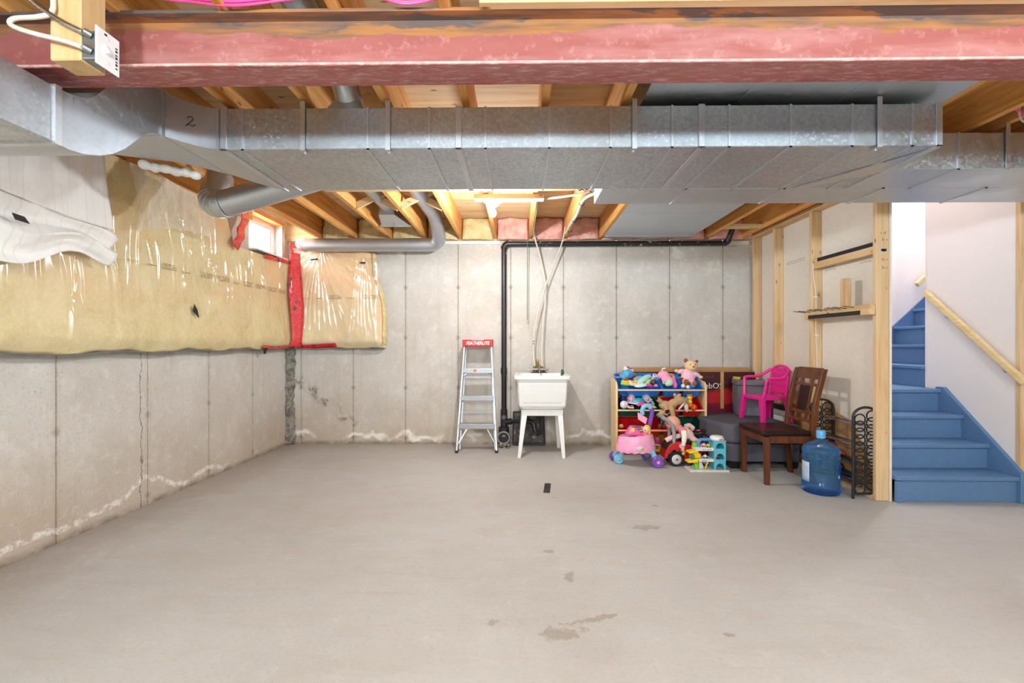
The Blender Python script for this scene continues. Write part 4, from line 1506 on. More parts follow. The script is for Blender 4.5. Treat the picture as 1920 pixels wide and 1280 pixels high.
MB().tube(spline([(0.175, 3.85, 2.415), (0.20, 3.80, 2.392), (0.32, 3.72, 2.374), (0.48, 3.62, 2.366), (0.56, 3.58, 2.372)], 6), 0.010, 8).build('cable', M_PEX, cc, world=True, smooth=True)
MB().tube(spline([(0.163, 3.83, 2.42), (0.165, 4.2, 2.41), (0.165, 4.7, 2.41), (0.166, 5.1, 2.40), (0.172, 5.15, 2.39)], 5), 0.006, 8).build('cable_tail', M_PEX, cc, world=True, smooth=True)
kn = thing('tie_wire', 'black twisted wire ties where the white cables meet under the duct edge', 'wire', (0.6, 3.53, 2.36))
random.seed(11)
for k in range(7):
    x = 0.47 + 0.055 * k
    z = 2.366 + 0.008 * math.sin(k * 2)
    MB().tube(spline([(x - 0.02, 3.515, z + 0.01), (x, 3.50, z - 0.012), (x + 0.018, 3.505, z + 0.012), (x + 0.005, 3.50, z + 0.018), (x + 0.03, 3.51, z - 0.006)], 4), 0.004, 6).build('wire_twist', M_BLACK, kn, world=True)

# bare bulb on its lampholder
bulb = thing('bare_bulb', 'lit bare bulb in a white keyless lampholder under the joists', 'lamp', (-0.2, 3.80, 2.27))
BC = (-0.215, 3.83)
MB().box(-0.29, -0.14, 3.792, 3.87, 2.375, 2.399).build('mount_block', M_PLATE, bulb, world=True)
MB().lathe([(0.02, 2.332), (0.034, 2.335), (0.052, 2.35), (0.056, 2.362), (0.056, 2.374)], (BC[0], BC[1], 0)).build('lampholder', M_WHITE, bulb, world=True, smooth=True)
g = Mt('bulb_glow', '#ffffff', 0.3)
g.b.inputs['Emission Color'].default_value = (1, 0.97, 0.92, 1)
g.b.inputs['Emission Strength'].default_value = 60
MB().lathe([(0.012, 2.334), (0.014, 2.315), (0.026, 2.295), (0.030, 2.275), (0.024, 2.255), (0.010, 2.246), (0.001, 2.245)], (BC[0], BC[1], 0)).build('bulb', g.m, bulb, world=True, smooth=True)
lamp('bulb_light', (BC[0], BC[1], 2.205), BULB_BACK, 0.035, (0.92, 0.97, 1.0))
for i, (x, y) in enumerate(((-0.9, -0.7), (1.9, -0.5), (0.5, -1.9))):  # unseen bulbs, number and places made up to brighten the room evenly
    o = thing('bare_bulb', ['lit bare bulb between the joists over the open floor toward the insulation', 'lit bare bulb between the joists over the open floor toward the stairs', 'lit bare bulb between the joists near the front wall'][i], 'lamp', (x, y, 2.3))
    MB().box(x - 0.2, x + 0.2, y - 0.045, y + 0.045, 2.380, 2.399).build('mount_block', M_PLATE, o, world=True)
    MB().lathe([(0.02, 2.334), (0.034, 2.337), (0.052, 2.352), (0.056, 2.379)], (x, y, 0)).build('lampholder', M_WHITE, o, world=True, smooth=True)
    MB().lathe([(0.012, 2.334), (0.014, 2.315), (0.026, 2.295), (0.030, 2.275), (0.024, 2.255), (0.010, 2.246), (0.001, 2.245)], (x, y, 0)).build('bulb', g.m, o, world=True, smooth=True)
    lamp('room_light', (x, y, 2.16), BULB_FILL, 0.12)

# switch box on a hanging board before the beam
bd = tag(MB().box(-1.485, -1.385, 1.42, 1.51, 2.078, 2.60).build('hanging_board', wood('hanger_lumber', 2, '#d3b283', '#c39c68'), bevel=0.004, seg=1), 'pale hanging wood board in front of the left end of the red beam', 'board')
sb = thing('switch_box', 'metal switch box with white cover plate on the hanging board', 'switch', (-1.35, 1.46, 2.07))
MB().box(-1.384, -1.336, 1.423, 1.478, 2.083, 2.172).build('steel_box', plain('dull_zinc', '#9aa0a5', 0.4, 0.9), sb, world=True, bevel=0.003)
MB().box(-1.3355, -1.330, 1.415, 1.500, 2.066, 2.187).build('cover_plate', plain('switch_white', '#eff1f6', 0.3, var=0.01), sb, world=True, bevel=0.003)
MB().hexa([(-1.330, 1.444, 2.112), (-1.330, 1.460, 2.112), (-1.330, 1.460, 2.142), (-1.330, 1.444, 2.142), (-1.318, 1.447, 2.116), (-1.318, 1.457, 2.116), (-1.318, 1.457, 2.126), (-1.318, 1.447, 2.126)]).build('toggle', M_WHITE, sb, world=True, bevel=0.001)
for z in (2.088, 2.165):
    MB().cyl((-1.330, 1.455, z), (-1.328, 1.455, z), 0.004, n=10).build('screw', M_WHITE_R, sb, world=True)
q = MB()
for k in range(7):
    z = 2.085 + 0.011 * k
    q.box(-1.3298, -1.3288, 1.483, 1.490, z, z + 0.004 + 0.003 * (k % 2))
q.box(-1.3298, -1.3288, 1.443, 1.452, 2.171, 2.177)
q.build('plate_print', M_INK, sb, world=True)
for (py, pz) in ((1.421, 2.155), (1.421, 2.105)):
    MB().cyl((-1.352, py + 0.002, pz), (-1.365, py - 0.012, pz + 0.006), 0.011, n=12).build('cable_clamp', MATS['dull_zinc'], sb, world=True, smooth=True)
# armoured cable and white cable into the box
ac = thing('armoured_cable', 'ribbed metal armoured cable dropping into the switch box', 'cable', (-1.6, 1.42, 2.2))
pa = spline([(-1.68, 1.38, 2.50), (-1.60, 1.385, 2.355), (-1.52, 1.395, 2.255), (-1.44, 1.402, 2.195), (-1.365, 1.408, 2.157)], 14)
rs_ = [0.0075 + (0.0012 if k % 2 else -0.0006) for k in range(len(pa))]
MB().tube(pa, rs_, 10).build('armour', M_STEEL, ac, world=True, smooth=True)
wc = thing('white_cable', 'cream cable looping out from the switch box and back up the board', 'cable', (-1.6, 1.42, 2.15))
pw = spline([(-1.365, 1.406, 2.108), (-1.42, 1.40, 2.125), (-1.52, 1.40, 2.150), (-1.585, 1.40, 2.175), (-1.575, 1.40, 2.195), (-1.50, 1.40, 2.200), (-1.462, 1.405, 2.218), (-1.463, 1.41, 2.27), (-1.475, 1.408, 2.36), (-1.478, 1.405, 2.5)], 7)
MB().tube(pw, 0.0075, 10).build('cable', M_PEX, wc, world=True, smooth=True)
# pink cables sagging over the beam
M_PINK = plain('pink_jacket', '#f0559f', 0.4)
pc = thing('pink_cable', 'pink cables sagging across the top of the red beam', 'cable', (-0.6, 1.63, 2.41))
for k, (sg, dz) in enumerate(((0.020, 0.0), (0.026, -0.004), (0.014, 0.004))):
    pts = [(-1.32, 1.64, 2.44), (-1.2, 1.637, 2.425), (-1.02, 1.632, 2.412 - sg * 0.3), (-0.80, 1.634, 2.428), (-0.66, 1.634, 2.431), (-0.50, 1.632, 2.43 - sg * 0.2), (-0.40, 1.632, 2.415 - sg * 0.3 + dz), (-0.27, 1.634, 2.428), (-0.19, 1.638, 2.45)]
    MB().tube(spline([(p[0], p[1] - 0.004 * k, p[2] + dz) for p in pts], 7), 0.0045, 8).build('cable', M_PINK, pc, world=True, smooth=True)
pk = thing('pink_cable', 'pink cable with white cable hanging by the joist above the branch duct', 'cable', (2.7, 2.5, 2.4))
MB().tube(spline([(2.57, 2.45, 2.479), (2.593, 2.42, 2.421), (2.64, 2.4, 2.36), (2.713, 2.38, 2.303)], 6), 0.007, 8).build('cable', M_PINK, pk, world=True, smooth=True)
MB().tube(spline([(2.637, 2.42, 2.476), (2.613, 2.41, 2.401), (2.615, 2.4, 2.341), (2.656, 2.39, 2.316)], 6), 0.005, 8).build('cable', M_PEX, pk, world=True, smooth=True)
# cable clipped down the third stud
sc = thing('white_cable', 'white cable clipped down the stud beside the nail ledge', 'cable', (2.68, 4.19, 1.0))
MB().tube(spline([(2.72, 4.18, 1.93), (2.70, 4.188, 1.925), (2.688, 4.19, 1.87), (2.70, 4.19, 1.74), (2.715, 4.19, 1.60), (2.714, 4.19, 1.3), (2.722, 4.19, 1.0), (2.72, 4.19, 0.5)], 7), 0.0065, 8).build('cable', M_PEX, sc, world=True, smooth=True)
for z in (1.6, 1.25):
    MB().box(2.70, 2.73, 4.180, 4.199, z, z + 0.012).build('cable_clip', M_WHITE, sc, world=True)
MB().tube(spline([(2.772, 3.6, 2.30), (2.765, 3.55, 2.22), (2.76, 3.51, 2.14), (2.762, 3.50, 2.06)], 6), 0.003, 6).build('loose_wire', M_WHITE, sc, world=True)

# ------------------------------------------------------------------ step ladder against the back wall
M_REDP = plain('red_plastic', '#c3202f', 0.4)
lad = thing('step_ladder', 'aluminium step ladder with red top cap folded against the back wall', 'ladder', (-0.455, 5.0, 0))
fl_, fr_, tl_, trr = Vector((-0.668, 4.93, 0.018)), Vector((-0.235, 4.93, 0.018)), Vector((-0.610, 5.165, 1.165)), Vector((-0.305, 5.165, 1.165))
for a, b in ((fl_, tl_), (fr_, trr)):
    s_ = 1 if a.x < -0.45 else -1
    q = MB().bar(a, b, 0.020, 0.055, up=(0, 1, 0))
    rail = q.build('front_rail', M_ALU, lad, world=True, bevel=0.003)
    MB().box(a.x - 0.016, a.x + 0.016, a.y - 0.036, a.y + 0.036, 0.0, 0.026).build('rubber_foot', M_BLACK, rail, world=True, bevel=0.003)
    # rear rail folded close behind
    ra, rb = Vector((a.x + 0.020 * s_, 5.03, 0.008)), Vector((b.x + 0.010 * s_, 5.235, 1.15))
    MB().bar(ra, rb, 0.018, 0.03, up=(0, 1, 0)).build('rear_rail', M_ALU, lad, world=True, bevel=0.002)
for k, zc in enumerate((0.285, 0.585, 0.885)):
    f = zc / 1.15
    a, b = fl_.lerp(tl_, f), fr_.lerp(trr, f)
    q = MB()
    q.box(a.x, b.x, a.y - 0.040, a.y + 0.035, zc + 0.012, zc + 0.016)
    q.box(a.x, b.x, a.y - 0.042, a.y - 0.037, zc - 0.034, zc + 0.016)
    q.box(a.x, b.x, a.y + 0.032, a.y + 0.036, zc - 0.02, zc + 0.016)
    step = q.build('step', M_ALU, lad, world=True, bevel=0.002)
    for w_ in range(5):
        y_ = a.y - 0.034 + 0.015 * w_
        MB().box(a.x + 0.01, b.x - 0.01, y_, y_ + 0.004, zc + 0.016, zc + 0.019).build('tread_rib', M_ALU, step, world=True)
    if k == 2:
        MB().box(-0.50, -0.47, a.y - 0.0435, a.y - 0.042, zc - 0.018, zc + 0.004).build('sticker', plain('orange_label', '#e8622a', 0.5), step, world=True)
    if k in (0, 2):
        dz = 0.21 if k == 0 else 0.08
        for s_, p in ((1, a), (-1, b)):
            lo = (fl_ if s_ > 0 else fr_).lerp(tl_ if s_ > 0 else trr, (zc - dz) / 1.15)
            MB().bar((lo.x + 0.012 * s_, lo.y + 0.005, lo.z), (p.x + 0.095 * s_ * (1 if k == 0 else 0.55), p.y + 0.005, zc - 0.03), 0.012, 0.016, up=(0, 1, 0)).build('brace', M_ALU, lad, world=True)
for z in (0.42, 0.80):
    f = z / 1.15
    MB().bar(Vector((-0.64, 5.03, 0)).lerp(Vector((-0.60, 5.235, 1.15)), f), Vector((-0.26, 5.03, 0)).lerp(Vector((-0.315, 5.235, 1.15)), f), 0.016, 0.02).build('rear_spreader', M_ALU, lad, world=True)
cap = MB().prism([(-0.628, 1.150), (-0.630, 1.226), (-0.54, 1.226), (-0.515, 1.218), (-0.40, 1.218), (-0.375, 1.228), (-0.288, 1.228), (-0.288, 1.150)], 1, 5.105, 5.255).build('top_cap', M_REDP, lad, world=True, bevel=0.006)
lettering('FEATHERLITE', 0.052, plain('white_print', '#f5f3f0', 0.6), lad, Matrix.Translation(Vector((-0.458, 5.1035, 1.184)) - lad.location) @ Matrix.Rotation(R(90), 4, 'X') @ Matrix.Diagonal((0.84, 1, 1, 1)), shear=0.25, bold=0.0012)

# ------------------------------------------------------------------ laundry tub
tub = thing('laundry_tub', 'white plastic laundry tub on four splayed legs against the back wall', 'sink', (0.25, 4.98, 0))


def rloop(x0, x1, y0, y1, r, z, n=5):
    pts = []
    for cx, cy, a0 in ((x1 - r, y1 - r, 0), (x0 + r, y1 - r, 90), (x0 + r, y0 + r, 180), (x1 - r, y0 + r, 270)):
        for k in range(n + 1):
            a = R(a0 + 90 * k / n)
            pts.append((cx + r * math.cos(a), cy + r * math.sin(a), z))
    return pts


def loft(loops, cap0=True, cap1=True):
    m_ = MB()
    n = len(loops[0])
    vs = [p for l_ in loops for p in l_]
    fs = []
    for i in range(len(loops) - 1):
        for k in range(n):
            fs.append((i * n + k, i * n + (k + 1) % n, (i + 1) * n + (k + 1) % n, (i + 1) * n + k))
    if cap0:
        fs.append(tuple(range(n))[::-1])
    if cap1:
        fs.append(tuple((len(loops) - 1) * n + k for k in range(n)))
    return m_.add(vs, fs)


bx = (-0.045, 0.545, 4.675, 5.28)
L = [rloop(0.035, 0.465, 4.755, 5.20, 0.05, 0.49), rloop(0.015, 0.485, 4.735, 5.22, 0.06, 0.50), rloop(-0.008, 0.508, 4.712, 5.24, 0.06, 0.56),
     rloop(-0.018, 0.518, 4.702, 5.25, 0.055, 0.755), rloop(-0.024, 0.524, 4.700, 5.256, 0.05, 0.80), rloop(-0.030, 0.53, 4.694, 5.26, 0.05, 0.812),
     rloop(*bx, 0.035, 0.812), rloop(*bx, 0.035, 0.84), rloop(bx[0] + .006, bx[1] - .006, bx[2] + .006, bx[3] - .006, 0.035, 0.846),
     rloop(0.0, 0.50, 4.722, 5.15, 0.05, 0.846), rloop(0.006, 0.494, 4.728, 5.144, 0.05, 0.835), rloop(0.03, 0.47, 4.75, 5.12, 0.07, 0.56), rloop(0.06, 0.44, 4.78, 5.09, 0.06, 0.535)]
loft(L).build('basin', M_WHITE, tub, world=True, smooth=True)
# raised front panel on the basin
MB().hexa([(0.012, 4.716, 0.525), (0.488, 4.716, 0.525), (0.488, 4.73, 0.525), (0.012, 4.73, 0.525), (-0.002, 4.693, 0.772), (0.502, 4.693, 0.772), (0.502, 4.72, 0.772), (-0.002, 4.72, 0.772)]).build('front_panel', M_WHITE, tub, world=True, bevel=0.014, seg=3)
MB().hexa([(0.035, 4.75, 0.425), (0.465, 4.75, 0.425), (0.465, 5.2, 0.425), (0.035, 5.2, 0.425), (0.03, 4.745, 0.492), (0.47, 4.745, 0.492), (0.47, 5.205, 0.492), (0.03, 5.205, 0.492)]).build('apron', M_WHITE, tub, world=True, bevel=0.006)
for (xt, yt, xb, yb_) in ((0.062, 4.775, 0.008, 4.705), (0.438, 4.775, 0.492 - 0.025, 4.70), (0.062, 5.175, 0.02, 5.16), (0.438, 5.175, 0.455, 5.16)):
    h1, h2 = 0.029, 0.017
    MB().hexa([(xb - h2, yb_ - h2, 0), (xb + h2, yb_ - h2, 0), (xb + h2, yb_ + h2, 0), (xb - h2, yb_ + h2, 0),
               (xt - h1, yt - h1, 0.43), (xt + h1, yt - h1, 0.43), (xt + h1, yt + h1, 0.43), (xt - h1, yt + h1, 0.43)]).build('leg', M_WHITE, tub, world=True, bevel=0.004)
fa = thing('utility_faucet', 'dull metal two-valve faucet on the back rim of the laundry tub', 'faucet', (0.25, 5.2, 0.846))
q = MB().lathe([(0.075, 0.846), (0.078, 0.852), (0.05, 0.862), (0.03, 0.866)], (0.235, 5.195, 0), sx=1.25, sy=0.45)
q.build('base_plate', plain('aged_bronze', '#6b5a4a', 0.4, 0.8), fa, world=True, smooth=True)
q = MB().cyl((0.16, 5.195, 0.885), (0.31, 5.195, 0.885), 0.022, n=14)
q.cyl((0.185, 5.195, 0.855), (0.185, 5.195, 0.925), 0.015, n=12).cyl((0.268, 5.195, 0.855), (0.268, 5.195, 0.925), 0.015, n=12)
q.build('valve_body', plain('dull_brass_grey', '#8e8f8c', 0.35, 0.9), fa, world=True, smooth=True)
MB().tube(spline([(0.235, 5.18, 0.885), (0.235, 5.12, 0.90), (0.235, 5.05, 0.885), (0.235, 5.035, 0.862)], 6), 0.010, 10).build('spout', MATS['dull_brass_grey'], fa, world=True, smooth=True)
for s_ in (-1, 1):
    c = Vector((0.235 + 0.10 * s_, 5.18, 0.885))
    q = MB().cyl(c - Vector((0.02 * s_, 0, 0)), c + Vector((0.012 * s_, 0, 0)), 0.008, n=8)
    for k in range(4):
        a = R(45 + 90 * k)
        q.cyl(c + Vector((0.012 * s_, 0, 0)), c + Vector((0.012 * s_, 0.024 * math.cos(a), 0.024 * math.sin(a))), 0.005, n=6)
    q.build('cross_handle', M_STEEL, fa, world=True, smooth=True)
hb = thing('brass_nozzle', 'small brass valve standing up behind the tub faucet', 'valve', (0.222, 5.24, 0.87))
MB().lathe([(0.010, 0.848), (0.012, 0.87), (0.008, 0.90), (0.014, 0.92), (0.010, 0.945), (0.016, 0.965), (0.012, 0.99), (0.004, 1.005)], (0.222, 5.24, 0), n=14).build('valve_stem', plain('brass', '#c49a4a', 0.3, 1.0), hb, world=True, smooth=True)
MB().cyl((0.222, 5.24, 0.93), (0.25, 5.225, 0.935), 0.006, n=8).build('lever', MATS['brass'], hb, world=True)
q = MB().tube(spline([(0.455, 4.77, 0.850), (0.462, 4.80, 0.90), (0.475, 4.83, 0.86)], 5), 0.012, 8)
tag(q.build('green_clip', plain('dark_green', '#1c5a4c', 0.5), smooth=True), 'dark green plastic clip over the corner rim of the laundry tub', 'clip')

# ------------------------------------------------------------------ carton, sofa piece, storage cube
t = Mt('carton_print', '#7e1b22', 0.4)
p = t.pos
x, y, z = t.sep(p)
sw = t.noise(t.map(p, (2.5, 1, 4)), 1.0, 3, 0.5, 1.2)
c = t.mix(t.ramp(t.math('ADD', z, t.ramp(sw, 0.3, 0.7, -0.12, 0.12)), 0.72, 0.66), '#45171d', '#c4202c')
c = t.mix(t.ramp(t.math('ADD', z, t.ramp(sw, 0.3, 0.7, -0.1, 0.1)), 0.52, 0.44), c, '#7a1230')
c = t.mix(t.math('MULTIPLY', t.ramp(sw, 0.6, 0.66), t.ramp(x, 2.08, 2.2)), c, '#e39a3e')
t.col(c)
M_CARTON = t.m
M_CARD = plain('cardboard', '#b98f5e', 0.85, var=0.08)
box = thing('television_carton', 'dark red printed television carton standing behind the toy shelf', 'box', (1.93, 5.21, 0))
MB().box(1.21, 2.66, 5.155, 5.295, 0, 0.862).build('carton_body', M_CARTON, box, world=True, bevel=0.003)
MB().box(1.215, 2.655, 5.157, 5.293, 0.8625, 0.867).build('carton_top', M_CARD, box, world=True)
MB().box(2.275, 2.312, 5.1525, 5.1545, 0.45, 0.865).build('packing_tape', plain('tan_tape', '#c9a468', 0.3), box, world=True)
lettering('webOS', 0.09, MATS['white_print'], box, Matrix.Translation(Vector((2.168, 5.1535, 0.703)) - box.location) @ Matrix.Rotation(R(90), 4, 'X'))
q = MB()
for k in range(16):
    xx = 1.98 + 0.014 * k
    q.box(xx, xx + 0.012, 5.1525, 5.1545, 0.80 + 0.008 * math.sin(k * 1.4), 0.804 + 0.008 * math.sin(k * 1.4))
q.build('printed_scallop', plain('plum_print', '#8d4652', 0.5), box, world=True)
o = MB().box(1.25, 2.67, 5.302, 5.332, 0.0, 0.905).build('cardboard_sheet', M_CARD, bevel=0.003)
tag(o, 'long brown cardboard sheet standing behind the red carton', 'cardboard')

M_GREY = fabric('grey_weave', '#66646d', '#504e58')
SZ = 0.42
sofa = thing('sofa_section', 'charcoal fabric corner sofa section on black block feet', 'sofa', (2.25, 4.7, 0))
pl = [(2.655, 4.31), (2.02, 4.31), (1.955, 4.36), (1.90, 4.62), (1.90, 4.83), (2.0, 4.85), (2.0, 5.10), (2.655, 5.10)]
MB().prism(pl, 2, 0.235, SZ).build('seat_cushion', M_GREY, sofa, world=True, bevel=0.035, seg=4)
MB().prism([(a_ + (0.008 if a_ < 2.3 else -0.004), b_ + (0.008 if b_ < 4.5 else 0)) for a_, b_ in pl], 2, 0.065, 0.232).build('base', M_GREY, sofa, world=True, bevel=0.01, seg=2)
for (xx, yy) in ((2.05, 4.36), (2.59, 4.36), (2.07, 5.02), (2.59, 5.02)):
    MB().hexa([(xx - .04, yy - .03, 0), (xx + .04, yy - .03, 0), (xx + .04, yy + .03, 0), (xx - .04, yy + .03, 0), (xx - .05, yy - .04, .064), (xx + .05, yy - .04, .064), (xx + .05, yy + .04, .064), (xx - .05, yy + .04, .064)]).build('block_foot', M_BLACK, sofa, world=True)
cube = thing('storage_cube', 'grey fabric storage cube with lid standing on the sofa section', 'ottoman', (2.50, 4.93, SZ), R(-12))
M_GREY2 = fabric('grey_weave_light', '#7b7a83', '#68676f')
MB().box(-0.155, 0.135, -0.125, 0.125, 0.001, 0.315).build('cube_body', M_GREY2, cube, bevel=0.008)
MB().box(-0.162, 0.142, -0.132, 0.132, 0.318, 0.375).build('cube_lid', M_GREY2, cube, bevel=0.01)
tray = thing('flat_game_box', 'flat dark game box with yellow corners on top of the storage cube', 'box', (2.47, 4.98, SZ + 0.376))
MB().box(-0.11, 0.11, -0.05, 0.05, 0, 0.022).build('box_lid', plain('plum_card', '#4d1d2a', 0.5), tray)
for a_ in (-0.112, 0.082):
    MB().box(a_, a_ + 0.03, -0.052, 0.052, 0.0, 0.024).build('yellow_corner', plain('yellow_card', '#e9c92c', 0.5), tray)
wb = thing('white_box_stack', 'white plastic document boxes stacked behind the pink chair', 'box', (2.612, 4.55, SZ))
for k in range(3):
    MB().box(-0.035, 0.04, -0.085, 0.085, 0.055 * k + 0.001, 0.055 * k + 0.050).build('document_box', plain('pale_grey', '#cfd0d0', 0.5) if k < 2 else M_BLACK, wb, bevel=0.004)

# ------------------------------------------------------------------ pink child chair
M_HOT = plain('hot_pink_plastic', '#e5288f', 0.28, var=0.03)
kc = thing('child_chair', 'hot pink plastic child armchair standing on the sofa section', 'chair', (2.455, 4.55, SZ), R(6))
SH = 0.25
MB().prism([(-0.14, -0.150), (0.13, -0.135), (0.13, 0.135), (-0.14, 0.150)], 2, SH - 0.012, SH).build('seat', M_HOT, kc, bevel=0.006)
MB().box(-0.142, -0.130, -0.150, 0.150, SH - 0.035, SH - 0.010).box(-0.13, 0.12, -0.148, -0.136, SH - 0.035, SH - 0.010).box(-0.13, 0.12, 0.136, 0.148, SH - 0.035, SH - 0.010).build('seat_apron', M_HOT, kc, bevel=0.003)


def kleg(xt, yt, xb, yb_, zt):
    m_ = MB()
    w1, w2 = 0.026, 0.019
    for dx, dy in ((1, 0), (0, 1)):
        sx_ = 1 if xb > 0 else -1
        sy_ = 1 if yb_ > 0 else -1
        t_ = 0.005
        if dx:
            m_.hexa([(xb - w2, yb_ - t_, 0), (xb + w2, yb_ - t_, 0), (xb + w2, yb_ + t_, 0), (xb - w2, yb_ + t_, 0), (xt - w1, yt - t_, zt), (xt + w1, yt - t_, zt), (xt + w1, yt + t_, zt), (xt - w1, yt + t_, zt)])
        else:
            ox = w2 * 0.9 * sx_
            ox1 = w1 * 0.9 * sx_
            m_.hexa([(xb + ox - t_, yb_ - w2, 0), (xb + ox + t_, yb_ - w2, 0), (xb + ox + t_, yb_ + w2, 0), (xb + ox - t_, yb_ + w2, 0), (xt + ox1 - t_, yt - w1, zt), (xt + ox1 + t_, yt - w1, zt), (xt + ox1 + t_, yt + w1, zt), (xt + ox1 - t_, yt + w1, zt)])
    return m_.build('leg', M_HOT, kc, bevel=0.002, seg=1)


for s_ in (-1, 1):
    kleg(-0.125, 0.140 * s_, -0.140, 0.175 * s_, SH - 0.008)
    kleg(0.110, 0.130 * s_, 0.135, 0.165 * s_, SH - 0.008)
    # arm: post up from the front corner, sweeping back to the top of the backrest
    pa = spline([(-0.128, 0.150 * s_, SH - 0.01), (-0.118, 0.168 * s_, 0.33), (-0.110, 0.176 * s_, 0.405), (-0.075, 0.178 * s_, 0.422), (0.03, 0.178 * s_, 0.425), (0.095, 0.165 * s_, 0.455), (0.15, 0.13 * s_, 0.505)], 6)
    MB().tube(pa, 0.0145, 10).build('armrest', M_HOT, kc, smooth=True)
    MB().bar((0.120, 0.125 * s_, SH - 0.005), (0.158, 0.125 * s_, 0.50), 0.022, 0.020, up=(1, 0, 0)).build('back_post', M_HOT, kc, bevel=0.004)
arch = spline([(0.155, -0.135, 0.485), (0.162, -0.08, 0.525), (0.165, 0, 0.540), (0.162, 0.08, 0.525), (0.155, 0.135, 0.485)], 6)
MB().tube(arch, 0.015, 10).build('top_rail', M_HOT, kc, smooth=True)
MB().bar((0.143, -0.12, 0.375), (0.143, 0.12, 0.375), 0.014, 0.026).build('mid_rail', M_HOT, kc, bevel=0.003)
q = MB()
for j in range(9):                                            # basketweave panel
    zz = 0.392 + 0.0135 * j
    q.bar((0.1445 + 0.0012 * j, -0.112 + 0.004 * max(0, j - 5), zz), (0.1445 + 0.0012 * j, 0.112 - 0.004 * max(0, j - 5), zz), 0.006, 0.008)
for i in range(15):
    yy = -0.105 + 0.015 * i
    q.bar((0.142, yy, 0.385), (0.157, yy, 0.52 - 0.9 * yy * yy), 0.006, 0.007, up=(1, 0, 0))
q.build('woven_panel', M_HOT, kc)
q = MB()
for j in range(6):
    zz = 0.285 + 0.0145 * j
    q.bar((0.130 + 0.0013 * j, -0.112, zz), (0.130 + 0.0013 * j, 0.112, zz), 0.006, 0.008)
for i in range(15):
    yy = -0.105 + 0.015 * i
    q.bar((0.128, yy, 0.26), (0.140, yy, 0.37), 0.006, 0.007, up=(1, 0, 0))
q.build('woven_panel', M_HOT, kc)

# ------------------------------------------------------------------ wooden dining chair
M_LEATHER = fabric('dark_leather', '#33211c', '#2a1a16', 60, 0.32)
dc = thing('dining_chair', 'dark brown wooden dining chair with a padded leather seat', 'chair', (2.285, 4.035, 0))
for s_ in (-1, 1):
    MB().hexa([(-0.222, s_ * .195 - .018, 0), (-0.186, s_ * .195 - .018, 0), (-0.186, s_ * .195 + .018, 0), (-0.222, s_ * .195 + .018, 0),
               (-0.227, s_ * .195 - .024, .40), (-0.180, s_ * .195 - .024, .40), (-0.180, s_ * .195 + .024, .40), (-0.227, s_ * .195 + .024, .40)]).build('front_leg', M_CHAIRWOOD, dc, bevel=0.003)
    pts = [(0.215, 0.0), (0.188, 0.25), (0.183, 0.44), (0.215, 0.70), (0.285, 0.965)]
    poly = [(a_ - 0.020, b_) for a_, b_ in pts] + [(a_ + 0.020, b_) for a_, b_ in pts[::-1]]
    MB().prism(poly, 1, s_ * 0.18 - 0.018, s_ * 0.18 + 0.018).build('rear_leg', M_CHAIRWOOD, dc, bevel=0.004)
q = MB()
q.box(-0.215, -0.190, -0.175, 0.175, 0.345, 0.405)
q.build('apron_rail', M_CHAIRWOOD, dc, bevel=0.002)
for s_ in (-1, 1):
    MB().box(-0.185, 0.17, s_ * 0.188 - 0.011, s_ * 0.188 + 0.011, 0.345, 0.405).build('apron_rail', M_CHAIRWOOD, dc, bevel=0.002)
MB().box(0.175, 0.195, -0.165, 0.165, 0.345, 0.405).build('apron_rail', M_CHAIRWOOD, dc)
MB().prism([(-0.245, -0.215), (0.165, -0.205), (0.165, 0.205), (-0.245, 0.215)], 2, 0.406, 0.452).build('seat_cushion', M_LEATHER, dc, bevel=0.018, seg=4)


def bxz(z):      # lean of the backrest
    if z < 0.70:
        return 0.183 + (z - 0.44) / 0.26 * 0.032
    return 0.215 + (z - 0.70) / 0.265 * 0.07


def backbar(name, ya, yb_, za, zb, th, mat):
    return MB().hexa([(bxz(za) - th, ya, za), (bxz(za) + th, ya, za), (bxz(za) + th, yb_, za), (bxz(za) - th, yb_, za),
                      (bxz(zb) - th, ya, zb), (bxz(zb) + th, ya, zb), (bxz(zb) + th, yb_, zb), (bxz(zb) - th, yb_, zb)]).build(name, mat, dc, bevel=0.003)


backbar('top_rail', -0.161, 0.161, 0.875, 0.972, 0.011, M_CHAIRWOOD)
backbar('back_rail', -0.161, 0.161, 0.815, 0.838, 0.009, M_CHAIRWOOD)
backbar('back_rail', -0.161, 0.161, 0.575, 0.602, 0.009, M_CHAIRWOOD)
backbar('back_rail', -0.161, 0.161, 0.505, 0.532, 0.009, M_CHAIRWOOD)
for a_ in (-0.082, 0.060):
    backbar('back_slat', a_, a_ + 0.022, 0.533, 0.874, 0.008, M_CHAIRWOOD)
backbar('back_pad', -0.060, 0.060, 0.604, 0.813, 0.012, M_LEATHER)

# ------------------------------------------------------------------ water bottle
t = Mt('blue_bottle', '#9fcdf2', 0.05, spec=0.5)
t.b.inputs['Transmission Weight'].default_value = 0.88
t.b.inputs['IOR'].default_value = 1.25
t.col(t.mix(t.ramp(t.sep(t.obj)[2], 0.03, 0.09), '#3f84dc', '#7dbcf0'))
bo = thing('water_bottle', 'large blue translucent water bottle with light blue cap beside the rack', 'bottle', (2.412, 3.662, 0))
prof = [(0.02, 0.006), (0.10, 0.0), (0.128, 0.006), (0.133, 0.03), (0.133, 0.075), (0.126, 0.085), (0.124, 0.15), (0.115, 0.20), (0.124, 0.245), (0.126, 0.262), (0.132, 0.27), (0.132, 0.29), (0.124, 0.30), (0.128, 0.315), (0.131, 0.335), (0.118, 0.362), (0.085, 0.388), (0.045, 0.405), (0.029, 0.413), (0.027, 0.45), (0.020, 0.452)]
MB().lathe(prof, n=48).build('bottle_body', t.m, bo, smooth=True)
